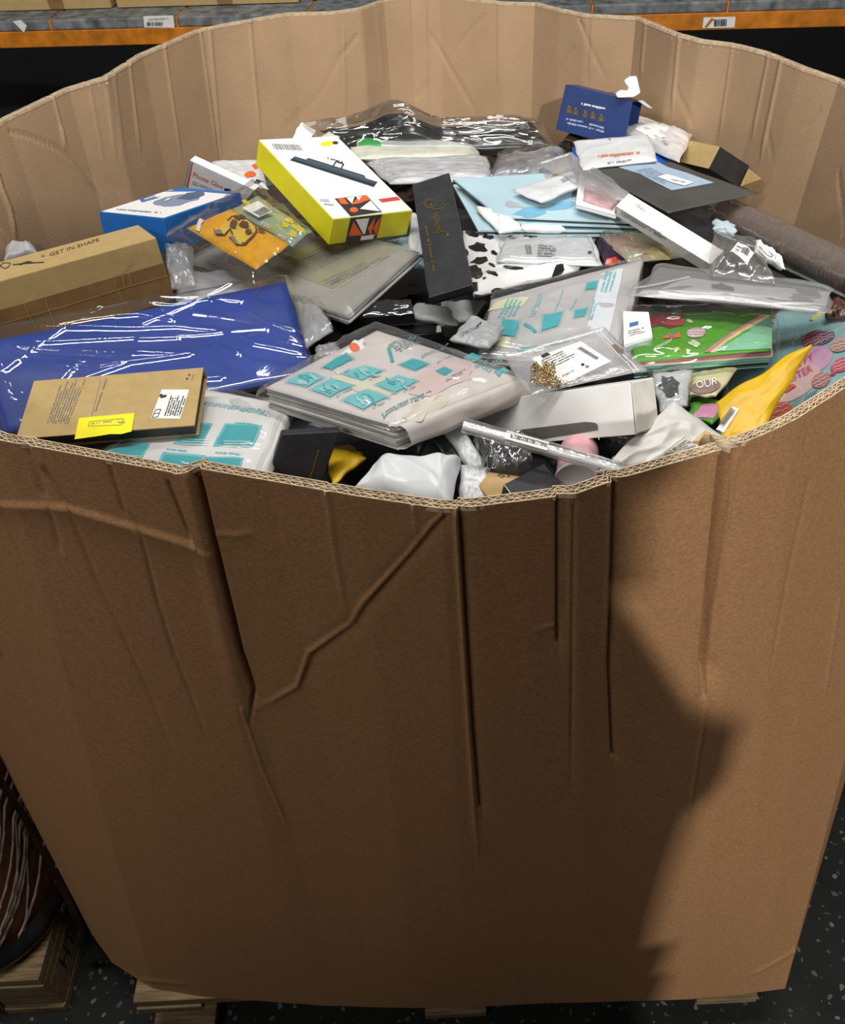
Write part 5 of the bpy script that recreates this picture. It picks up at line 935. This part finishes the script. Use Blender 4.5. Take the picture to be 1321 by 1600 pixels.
t = thing('cardboard_tube', 'dark end of a cardboard tube under the navy carton', 'tube', P(890, 232, 1.0)); tube('tube_wall', P(886, 236, 1.02), P(905, 215, 1.02), .017, mat('tube_brown', (.10, .06, .03), .7), t, 6, 24, 0, False); tube('tube_lining', P(886, 236, 1.02), P(905, 215, 1.02), .0155, BLACK, t, 6, 24, 0, False)
# left back
c = Q([(286, 293), (378, 322), (398, 297), (297, 250)], [1.0, 1.005, 1.045, 1.065]); t = item('glue_box', 'small white box lettered Phone Glue beside the blue carton', 'box', c); o, f = slab('box_body', c, .012, BOXW, t); pr = Print(f['top']); pr.text('lettering', REDI, 'Phone Glue', (302, 276), (348, 295), (303, 268)); pr.poly('stripe', flat('stripe_teal', (.15, .35, .38)), [(287, 292), (290, 292), (299, 252), (297, 251)]); pr.poly('stripe', REDI, [(291, 293), (294, 294), (302, 254), (300, 253)]); pr.greek('lettering', INKG, [(300, 288), (340, 302), (341, 298), (302, 282)], 2, 4, cw=.06); pr.blob('picture', INK, (357, 297), 6, 3, .3, 1, 10, .3, 2); pr.build(t)
t, s, c = packet('mailer', 'white packet with orange spots and a black diamond left of the yellow carton', 'bag', [(352, 284), (420, 296), (405, 252), (329, 253)], [1.025, 1.035, 1.012, 1.012], WHITEP, puff=.006, wr=.003, wscale=3, seed=104); pr = Print(s, .0008); pr.blob('orange_spot', ORANGE, (391, 273), 9, 5, -.1, 0, 12, .1); pr.poly('orange_spot', ORANGE, [(393, 259), (402, 255), (404, 263), (398, 264)]); pr.poly('black_diamond', INK, [(390, 287), (402, 281), (414, 286), (402, 293)], 1); pr.build(t)
# giraffe bag
px = [(290, 357), (400, 421), (454, 383), (361, 327)]; OR = mat('toy_orange', (.80, .40, .01), .4, var=.06)
t, s, c = packet('toy_bag', 'clear bag with an orange giraffe card and a barcode label', 'bag', px, [1.064, 1.072, 1.075, 1.07], OR, 'orange_card', puff=.005, wr=.0015, wscale=3, seed=106, n=26); pr = Print(s, .0008)
GY = flat('giraffe_yellow', (.72, .50, .05)); GB = flat('giraffe_brown', (.13, .045, .015)); GP = [[(354, 348), (362, 339), (377, 337), (391, 346), (402, 356), (403, 364), (396, 373), (384, 385), (374, 384), (364, 370)], [(334, 359), (346, 356), (356, 343), (364, 356), (352, 370), (338, 369)], [(358, 372), (368, 366), (378, 374), (380, 385), (370, 385)]]
for q_ in GP: pr.poly('giraffe', GB, q_, 1)
for q_ in GP: cx = sum(x for x, y in q_) / len(q_); cy = sum(y for x, y in q_) / len(q_); pr.poly('giraffe', GY, [(cx + (x - cx) * .88, cy + (y - cy) * .86) for x, y in q_], 2)
pr.poly('giraffe_hoof', flat('hoof_grey', (.20, .20, .17)), [(335, 363), (345, 361), (350, 369), (339, 369)], 3); pr.poly('giraffe_hoof', flat('hoof_grey', (.20, .20, .17)), [(360, 374), (366, 371), (374, 384), (369, 384)], 3)
for x, y, a_, b_ in ((367, 352, 6, 4), (365, 358, 5, 3), (383, 355, 8, 5), (390, 366, 6, 4), (372, 344, 6, 3), (380, 343, 5, 3), (410, 363, 6, 2.6)): pr.blob('giraffe_spot', GB, (x, y), a_, b_, .3, 4, 12, .2, int(x))
pr.quad('white_tag', PAPER, [(307, 362), (313, 364), (320, 346), (313, 343)], 2, 2); pr.greek('lettering', flat('pale_yellow', (.85, .7, .4)), [(408, 352), (422, 360), (426, 354), (412, 347)], 2, 3, cw=.15); pr.greek('lettering', flat('pale_yellow', (.85, .7, .4)), [(432, 372), (446, 378), (448, 372), (436, 366)], 2, 3, cw=.15); pr.build(t)
o, s2 = soft('teal_card', Q([(362, 327), (456, 385), (486, 362), (402, 305)], [1.066, 1.072, 1.07, 1.064]), mat('toy_teal', (.22, .33, .30), .4, var=.2, scale=20, col2=(.45, .42, .08)), t, puff=.003, wr=.001, seed=107); pr = Print(s2, .0008)
for i, (x, y) in enumerate(((452, 345), (462, 355), (470, 360), (446, 352), (386, 318), (458, 366))): pr.blob('yellow_print', flat('toy_yellow', (.72, .60, .03)), (x, y), 7, 4, .4, 0, 12, .35, i)
pr.build(t)
q_ = [s.at(*s.uv(*p), .004) for p in ((379, 329), (405, 344), (436, 330), (410, 316))]; o, f = slab('barcode_label', q_, .0005, PAPER, t, .0001); pr = Print(f['top']); pr.bars('barcode', INK, [(396, 332), (407, 338), (424, 330), (413, 323)], 18, 3); pr.build(o)
cover('clear_bag', Q([(258, 372), (396, 444), (494, 368), (398, 286)], [1.056, 1.068, 1.074, 1.064]), CLEAR, t, h=.008, puff=.007, wr=.005, wscale=5, seed=108, n=90, bow=.006)
# frosted sleeve
px = [(282, 408), (543, 493), (656, 394), (440, 343)]; c = Q(px, [1.0, 1.032, 1.034, 1.01]); t = item('plastic_sleeve', 'frosted clear sleeves with an olive printed insert, under the white and yellow box', 'sleeve', c)
o, s = soft('insert_sheet', c, mat('insert_olive', (.30, .285, .235), .5, var=.12, scale=8), t, puff=.004, thick=.003, wr=.001, seed=110, n=30, bow=.002); pr = Print(s, .0006)
pr.quad('olive_panel', flat('olive', (.24, .22, .09)), [(432, 420), (522, 452), (622, 392), (530, 368)]); pr.quad('yellow_tint', flat('tint_yellow', (.38, .36, .05)), [(450, 400), (470, 408), (535, 378), (510, 370)], 4, 1)
for q_, r in (([(440, 416), (522, 379), (560, 391), (492, 427)], 7), ([(500, 440), (572, 409), (586, 413), (520, 448)], 3), ([(545, 432), (612, 393), (620, 396), (556, 434)], 2)): pr.greek('lettering', INK, q_, r, r, 2, cw=.022, fill=.35)
pr.quad('mark', INK, [(517, 446), (530, 442), (534, 436), (524, 438)], 1, 2); pr.line('seam', flat('seam_pale', (.6, .6, .6)), [(520, 456), (612, 398)], 1.2, 1); pr.build(t)
for i in range(3): q_ = [p - s.n * (.0042 + .0035 * i) + V(.002 * math.sin(i * 2), .002 * math.cos(i * 3), 0) for p in c]; slab('sleeve_layer', q_, .0028, mat('sleeve_pale', (.55, .55, .55), .3), t, .001)
cover('frosted_sleeve', Q([(276, 410), (545, 498), (660, 394), (440, 338)], [1.001, 1.033, 1.035, 1.011]), FROST, t, h=.006, puff=.003, wr=.0015, wscale=4, seed=111, n=50)
t, s, c = packet('zip_bag', 'hazy clear zip bag corner right of the royal blue sheet', 'bag', [(478, 545), (521, 516), (502, 470), (452, 466)], [1.025, 1.03, 1.02, 1.015], GREYP, puff=.006, wr=.003, wscale=3, seed=113); cover('clear_bag', Q([(478, 546), (523, 517), (503, 470), (452, 466)], [1.027, 1.032, 1.022, 1.017]), CLEAR, t, h=.006, wr=.003, seed=114, n=30)
t, s, c = packet('poly_bag', 'crinkled clear bag at the right end of the long kraft carton', 'bag', [(268, 452), (306, 448), (302, 388), (258, 384)], [1.03, 1.03, 1.04, 1.04], HAZY, puff=.012, wr=.006, wscale=3, seed=115, n=30)
t, s, c = packet('poly_bag', 'grey poly mailer under the frosted sleeves', 'bag', [(278, 480), (440, 458), (380, 424), (272, 428)], 1.008, GREYP, puff=.008, wr=.004, wscale=3, seed=116, n=30)
t, s, c = packet('poly_bag', 'pale grey bag poking up behind the long kraft carton', 'bag', [(4, 414), (62, 398), (48, 381), (12, 380)], [1.03, 1.03, 1.04, 1.04], GREYP, puff=.008, wr=.003, seed=117, n=18)
t, s, c = packet('packet', 'pale blue packet under the white and yellow box', 'packet', [(600, 436), (672, 418), (662, 366), (590, 380)], [1.008, 1.008, 1.01, 1.01], mat('packet_blue', (.36, .55, .62), .4, var=.12), puff=.005, wr=.003, wscale=3, seed=118)
t, s, c = packet('poly_bag', 'white poly bag squeezed between the yellow carton and slim black box', 'bag', [(636, 400), (668, 396), (660, 336), (640, 332)], [1.02, 1.02, 1.03, 1.03], WHITEP, puff=.006, wr=.003, seed=119, n=16)
# black goods in the middle
for px, z, lb, k in (([(517, 500), (648, 490), (642, 468), (522, 478)], [1.014, 1.02, 1.02, 1.014], 'film-wrapped black flat box under the frosted sleeves', 1), ([(505, 536), (694, 520), (690, 504), (510, 516)], .998, 'long black flat box with a silver corner in the dark middle of the heap', 2), ([(480, 560), (640, 545), (636, 528), (486, 540)], .99, 'black flat box behind the folded pack, partly hidden by the blue sheet', 3)):
    c = Q(px, z); t = item('flat_box', lb, 'box', c, 'black flat boxes'); o, f = slab('box_body', c, .014, BLACKP, t, .001)
    if k == 1: cover('clear_wrap', c, CLEAR, t, h=.001, puff=.001, wr=.003, wscale=5, seed=k, n=30)
    if k == 2: pr = Print(f['top']); pr.line('silver_edge', mat('silver', (.6, .6, .62), .25, metal=.9), [(640, 508), (690, 505)], 1.2); pr.quad('silver_corner', PAPER, [(682, 520), (690, 519), (689, 508), (683, 509)]); pr.build(t)
t, s, c = packet('poly_bag', 'grey white poly bag edge under the slim black box', 'bag', [(632, 496), (716, 508), (700, 480), (650, 474)], 1.005, GREYP, puff=.004, wr=.002, seed=121, n=18)
t, s, c = packet('poly_bag', 'dull white bag in shade below the black and white patterned bag', 'bag', [(690, 510), (742, 500), (760, 470), (690, 470)], 1.0, WHITEP, puff=.004, wr=.003, seed=122, n=18)
t, s, c = packet('paper_tag', 'white tag with an orange spot behind the folded pack', 'tag', [(530, 558), (576, 553), (566, 530), (550, 534)], [1.066, 1.066, 1.07, 1.07], PAPER, 'tag', puff=.001, wr=.0005, seed=123, n=12); pr = Print(s, .0006); pr.ell('orange_spot', ORANGE, (554, 543), 9, 6.5, .5); pr.build(t)
t, s, c = packet('poly_bag', 'small hazy bag beside the orange spotted tag', 'bag', [(490, 562), (540, 560), (528, 540), (492, 545)], 1.045, HAZY, puff=.005, wr=.004, seed=124, n=18)
# front row by the rim
t, s, c = packet('bubble_mailer', 'yellow padded envelope corner right of the small black box at the front rim', 'envelope', [(518, 760), (574, 716), (548, 694), (510, 704)], [1.0, 1.01, 1.01, 1.005], mat('mailer_yellow', (.80, .49, .004), .45), puff=.002, wr=.001, seed=126, n=24, lines=4, lamp=.0015, lw=.006)
t, s, c = packet('mailer', 'pale grey white poly mailer with sharp folds at the front rim', 'mailer', [(548, 772), (704, 795), (722, 720), (596, 722)], [1.025, 1.03, 1.03, 1.03], mat('mailer_white', (.68, .71, .74), .35, var=.04), 'mailer_body', puff=.014, thick=.01, wr=.001, wscale=2.2, seed=127, n=60, k=.25, bow=.003, px=[[(597, 728), (575, 745), (552, 765)], [(597, 728), (605, 760), (610, 790)], [(597, 728), (640, 745), (690, 775)], [(666, 700), (690, 735), (698, 775)], [(722, 722), (700, 740), (690, 775)]], lamp=.007, lw=.011)
t, s, c = packet('mailer', 'white puffy packet between the pale mailer and the black sleeved carton', 'mailer', [(718, 800), (772, 796), (768, 732), (722, 727)], [1.01, 1.01, 1.03, 1.03], WHITEP, 'mailer_body', puff=.010, wr=.003, seed=128, n=22)
t, s, c = packet('bubble_mailer', 'sliver of yellow wrapping right at the front peak of the rim', 'envelope', [(688, 802), (718, 804), (714, 784), (694, 784)], 1.045, mat('mailer_yellow', (.80, .49, .004), .45), puff=.003, wr=.002, seed=129, n=10)
c = Q([(748, 758), (772, 788), (814, 744), (764, 737)], [1.03, 1.03, 1.035, 1.035]); t = item('small_carton', 'small kraft carton end with printed marks beside the black sleeve', 'box', c); o, f = slab('carton_body', c, .028, KRAFT_BOX, t); pr = Print(f['top']); pr.line('printed_mark', INK, [(778, 742), (784, 746), (789, 744), (783, 741), (778, 742)], 1.0); pr.ell('printed_mark', INK, (795, 744), 2.5, 1.2); pr.build(t)
c = Q([(801, 776), (886, 766), (850, 724), (787, 757)], [1.045, 1.04, 1.045, 1.048]); t = item('small_carton', 'matte black carton sleeve at the front rim beside the kraft carton', 'box', c); o, f = slab('carton_body', c, .02, BLACK, t); pr = Print(f['top']); pr.line('white_edge', PAPER, [(788, 758), (801, 775)], .9); pr.build(t)
a, b_ = P(900, 756, 1.035), P(905, 706, 1.02); t = thing('plastic_can', 'pink and white printed plastic can lying by the front rim', 'can', (a + b_) / 2); tube('can_body', a, b_, .019, mat('can_pink', (.66, .36, .38), .35, var=.2, scale=30), t, 10, 32)
ax = (a - b_).normalized(); e1 = ax.cross(V(0, 0, 1)).normalized(); e2 = e1.cross(ax); s = Surf([a + ax * .0012 + (-e1 - e2) * .018, a + ax * .0012 + (e1 - e2) * .018, a + ax * .0012 + (e1 + e2) * .018, a + ax * .0012 + (-e1 + e2) * .018]); 
tube('can_lid', a + ax * .001, a - ax * .006, .0198, PAPER, t, 2, 32); pr = Print(s, .0006); pr.poly('lid_print', flat('lid_blue', (.45, .55, .62)), [(.5 + .36 * math.cos(i * .314), .5 + .36 * math.sin(i * .314)) for i in range(20)], 0, True); pr.poly('lid_print', PAPER, [(.5 + .27 * math.cos(i * .314), .5 + .27 * math.sin(i * .314)) for i in range(20)], 1, True); pr.poly('lid_print', REDI, [(.2, .15), (.38, .12), (.34, .3)], 2, True); pr.build(t)
t, s, c = packet('bubble_film', 'crumpled dark film bag behind the kraft carton at the front', 'film', [(765, 748), (832, 738), (822, 690), (742, 688)], [1.018, 1.018, 1.02, 1.02], DARKP, puff=.012, wr=.006, wscale=3, seed=131, n=30); cover('clear_bag', Q([(765, 749), (834, 739), (823, 689), (741, 687)], [1.02, 1.02, 1.022, 1.022]), CLEAR, t, h=.012, wr=.006, wscale=4, seed=132, n=36)
t, s, c = packet('plastic_strap', 'white plastic strip slanting under the folded pack at the front', 'strip', [(740, 745), (768, 742), (722, 662), (688, 668)], [1.0, 1.0, 1.03, 1.03], WHITEP, 'strip_body', puff=.004, wr=.0015, seed=133, n=18)
t, s, c = packet('plastic_strap', 'dark green grey strip beside the white plastic strip at the front', 'strip', [(715, 738), (742, 735), (700, 672), (668, 680)], [.998, .998, 1.025, 1.025], mat('dark_green', (.035, .05, .048), .35), 'strip_body', puff=.003, wr=.001, seed=134, n=18)
t, s, c = packet('film_bag', 'black crumpled film under the window box', 'bag', [(862, 726), (1010, 712), (1000, 680), (872, 690)], [1.0, 1.0, 1.005, 1.005], DARKP, puff=.010, wr=.006, wscale=3, seed=135, n=30)
t, s, c = packet('paper_scrap', 'white folded paper under the glassine bag at the rim', 'paper', [(932, 756), (1050, 742), (1040, 700), (960, 712)], [1.015, 1.01, 1.02, 1.02], PAPER, 'sheet', puff=.002, wr=.002, seed=136, n=18)
t, s, c = packet('packet', 'dark maroon packet behind the green gift bags', 'packet', [(1165, 540), (1236, 520), (1262, 478), (1180, 480)], [1.01, 1.01, 1.0, 1.0], mat('maroon', (.07, .02, .025), .35, var=.2), puff=.006, wr=.003, seed=138, n=20)
t, s, c = packet('packet', 'brown striped glossy packet below the end of the brown roll', 'packet', [(1290, 496), (1350, 500), (1350, 462), (1300, 464)], 1.05, mat('brown_stripe', (.12, .055, .035), .3, var=.5, scale=20, stretch=(40, 4, 4)), puff=.008, wr=.003, seed=139, n=20)
t, s, c = packet('packet', 'pale yellow card edge between the striped packet and the holiday gift bag', 'packet', [(1268, 500), (1300, 500), (1302, 476), (1282, 478)], 1.035, mat('pale_yellow_card', (.66, .62, .28), .5), puff=.002, wr=.001, seed=140, n=12)
# --- the rest of the load, seen only as dark gaps: a packed heap of flat faced parcels, coloured dark for the shade between packages
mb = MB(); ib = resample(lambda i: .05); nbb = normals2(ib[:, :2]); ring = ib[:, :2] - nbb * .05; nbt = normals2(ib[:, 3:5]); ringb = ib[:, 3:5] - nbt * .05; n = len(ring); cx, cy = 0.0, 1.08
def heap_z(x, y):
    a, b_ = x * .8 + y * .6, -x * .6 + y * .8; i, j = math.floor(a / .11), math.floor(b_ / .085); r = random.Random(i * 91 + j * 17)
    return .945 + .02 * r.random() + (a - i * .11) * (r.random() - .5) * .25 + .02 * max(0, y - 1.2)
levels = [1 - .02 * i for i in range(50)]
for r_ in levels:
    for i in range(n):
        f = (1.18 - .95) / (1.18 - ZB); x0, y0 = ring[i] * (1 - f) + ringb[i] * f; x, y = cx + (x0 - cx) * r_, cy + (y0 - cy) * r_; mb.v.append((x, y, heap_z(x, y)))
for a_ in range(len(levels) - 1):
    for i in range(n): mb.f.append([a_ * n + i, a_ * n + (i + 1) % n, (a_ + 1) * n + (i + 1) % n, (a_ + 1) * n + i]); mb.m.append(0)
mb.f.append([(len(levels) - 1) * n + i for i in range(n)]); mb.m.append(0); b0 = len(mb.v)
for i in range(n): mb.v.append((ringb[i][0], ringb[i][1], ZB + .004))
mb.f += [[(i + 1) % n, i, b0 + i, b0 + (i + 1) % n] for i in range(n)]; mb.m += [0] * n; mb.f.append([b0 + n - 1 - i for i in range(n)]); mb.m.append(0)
o = mb.build('packed_parcels', DARKP, None); tag(o, 'packed parcels coloured dark for shade, filling the bin below the visible packages', 'parcels', None, 'stuff')
# ================================================================== the photographer, whose shadow falls across the bin's front
SKIN = mat('skin', (.50, .30, .21), .5, var=.05); JACK = mat('jacket_cloth', (.03, .032, .04), .8); TROU = mat('trouser_cloth', (.025, .027, .035), .85); HAIR = mat('hair', (.03, .02, .012), .6); SHOE = mat('shoe', (.02, .02, .02), .5)
man = thing('person', 'person in a dark jacket standing behind the camera, right arm raised to hold the phone', 'person', (.16, -.45, 0))
def skin(name, verts, edges, radii, m, parent, root=0, sub=2):
    me = bpy.data.meshes.new(name); off = parent_loc(parent); me.from_pydata([tuple(Vector(v) - off) for v in verts], edges, []); o = link(name, me, parent, [m])
    o.modifiers.new('skin', 'SKIN'); d = me.skin_vertices[0].data
    for i, r in enumerate(radii): d[i].radius = r if isinstance(r, tuple) else (r, r); d[i].use_root = i == root
    sm = o.modifiers.new('sub', 'SUBSURF'); sm.levels = sub; sm.render_levels = sub
    for p in me.polygons: p.use_smooth = True
    o.modifiers['skin'].use_smooth_shade = True
    return o
BV = [(.16, -.47, .95), (.16, -.46, 1.15), (.14, -.46, 1.36), (.15, -.45, 1.47), (.155, -.43, 1.56), (.15, -.40, 1.66), (.15, -.41, 1.75),
      (.275, -.44, 1.42), (.262, -.20, 1.20), (.078, -.05, 1.46), (-.01, -.46, 1.43), (-.06, -.47, 1.14), (-.03, -.36, .92),
      (.26, -.47, .90), (.27, -.44, .48), (.27, -.48, .08), (.28, -.36, .04), (.06, -.47, .90), (.05, -.44, .48), (.05, -.48, .08), (.04, -.36, .04)]
BE = [(0, 1), (1, 2), (2, 3), (3, 4), (4, 5), (5, 6), (2, 7), (7, 8), (8, 9), (2, 10), (10, 11), (11, 12), (0, 13), (13, 14), (14, 15), (15, 16), (0, 17), (17, 18), (18, 19), (19, 20)]
BR = [(.15, .11), (.14, .10), (.16, .11), .06, .055, (.085, .10), (.08, .095), .06, .045, .03, .06, .045, .03, .09, .06, .04, .035, .09, .06, .04, .035]
skin('body', BV, BE, BR, SKIN, man)
JV = BV[:4] + BV[7:9] + [(.115, -.08, 1.41)] + BV[10:12] + [(-.035, -.38, .97)]
skin('jacket', [(.17, -.47, .68)] + JV, [(0, 1), (1, 2), (2, 3), (3, 4), (3, 5), (5, 6), (6, 7), (3, 8), (8, 9), (9, 10)], [(.235, .15), (.21, .14), (.165, .13), (.15, .12), .075, .07, .066, .048, .08, .064, .048], JACK, man)
skin('trousers', [BV[0], *BV[13:16], *BV[17:20]], [(0, 1), (1, 2), (2, 3), (0, 4), (4, 5), (5, 6)], [(.155, .115), .10, .072, .055, .10, .072, .055], TROU, man)
for sx in (1, -1): skin('shoe', [(.16 + .11 * sx, -.50, .045), (.16 + .115 * sx, -.40, .045), (.16 + .125 * sx, -.27, .035)], [(0, 1), (1, 2)], [.045, .05, .038], SHOE, man)
skin('hair', [(.15, -.44, 1.72), (.15, -.42, 1.79), (.15, -.47, 1.68)], [(0, 1), (0, 2)], [(.09, .095), (.075, .08), .06], HAIR, man)
for x in (.18, .12): mb = MB(); o = skin('eye', [(x, -.305, 1.685), (x, -.300, 1.684)], [(0, 1)], [.009, .008], WHITE, man, 0, 1)
skin('nose', [(.15, -.305, 1.675), (.15, -.285, 1.645)], [(0, 1)], [.010, .014], SKIN, man, 0, 1); skin('mouth', [(.13, -.305, 1.61), (.17, -.305, 1.61)], [(0, 1)], [.006, .006], mat('lips', (.4, .16, .13), .5), man, 0, 1)
for sx in (1, -1): skin('ear', [(.15 + .088 * sx, -.41, 1.69), (.15 + .09 * sx, -.41, 1.66)], [(0, 1)], [.016, .012], SKIN, man, 0, 1)
hand = skin('hand', [(.075, -.05, 1.46), (.065, -.032, 1.50), (.06, -.03, 1.535)], [(0, 1), (1, 2)], [.022, (.026, .016), (.026, .016)], SKIN, man, 0, 2)
for k in range(4): z = 1.555 - .022 * k; skin('finger', [(.058, -.034, z), (.056, -.016, z), (.042 + .004 * (k % 2), -.0135, z + .002)], [(0, 1), (1, 2)], [.009, .008, .0065], SKIN, hand, 0, 1)
skin('thumb', [(.062, -.036, 1.50), (.05, -.04, 1.525), (.035, -.036, 1.535)], [(0, 1), (1, 2)], [.010, .009, .007], SKIN, hand, 0, 1)
hand = skin('hand', [(-.03, -.36, .92), (-.028, -.34, .87), (-.026, -.325, .835)], [(0, 1), (1, 2)], [.022, (.018, .026), (.018, .026)], SKIN, man, 0, 2)
for k in range(4): y = -.35 + .018 * k; L = (.062, .075, .08, .07)[k]; skin('finger', [(-.027, y, .84), (-.03, y + .004, .84 - L * .5), (-.036, y + .004, .84 - L)], [(0, 1), (1, 2)], [.009, .008, .0065], SKIN, hand, 0, 1)
skin('thumb', [(-.03, -.325, .89), (-.04, -.30, .86), (-.045, -.295, .83)], [(0, 1), (1, 2)], [.010, .009, .007], SKIN, hand, 0, 1)
ph = thing('phone', 'dark phone held up in the right hand of the person behind the camera', 'phone', (0, -.022, 1.535))
slab('phone_body', [V(-.036, -.018, 1.46), V(.036, -.018, 1.46), V(.036, -.018, 1.61), V(-.036, -.018, 1.61)], .008, BLACKP, ph, .003)
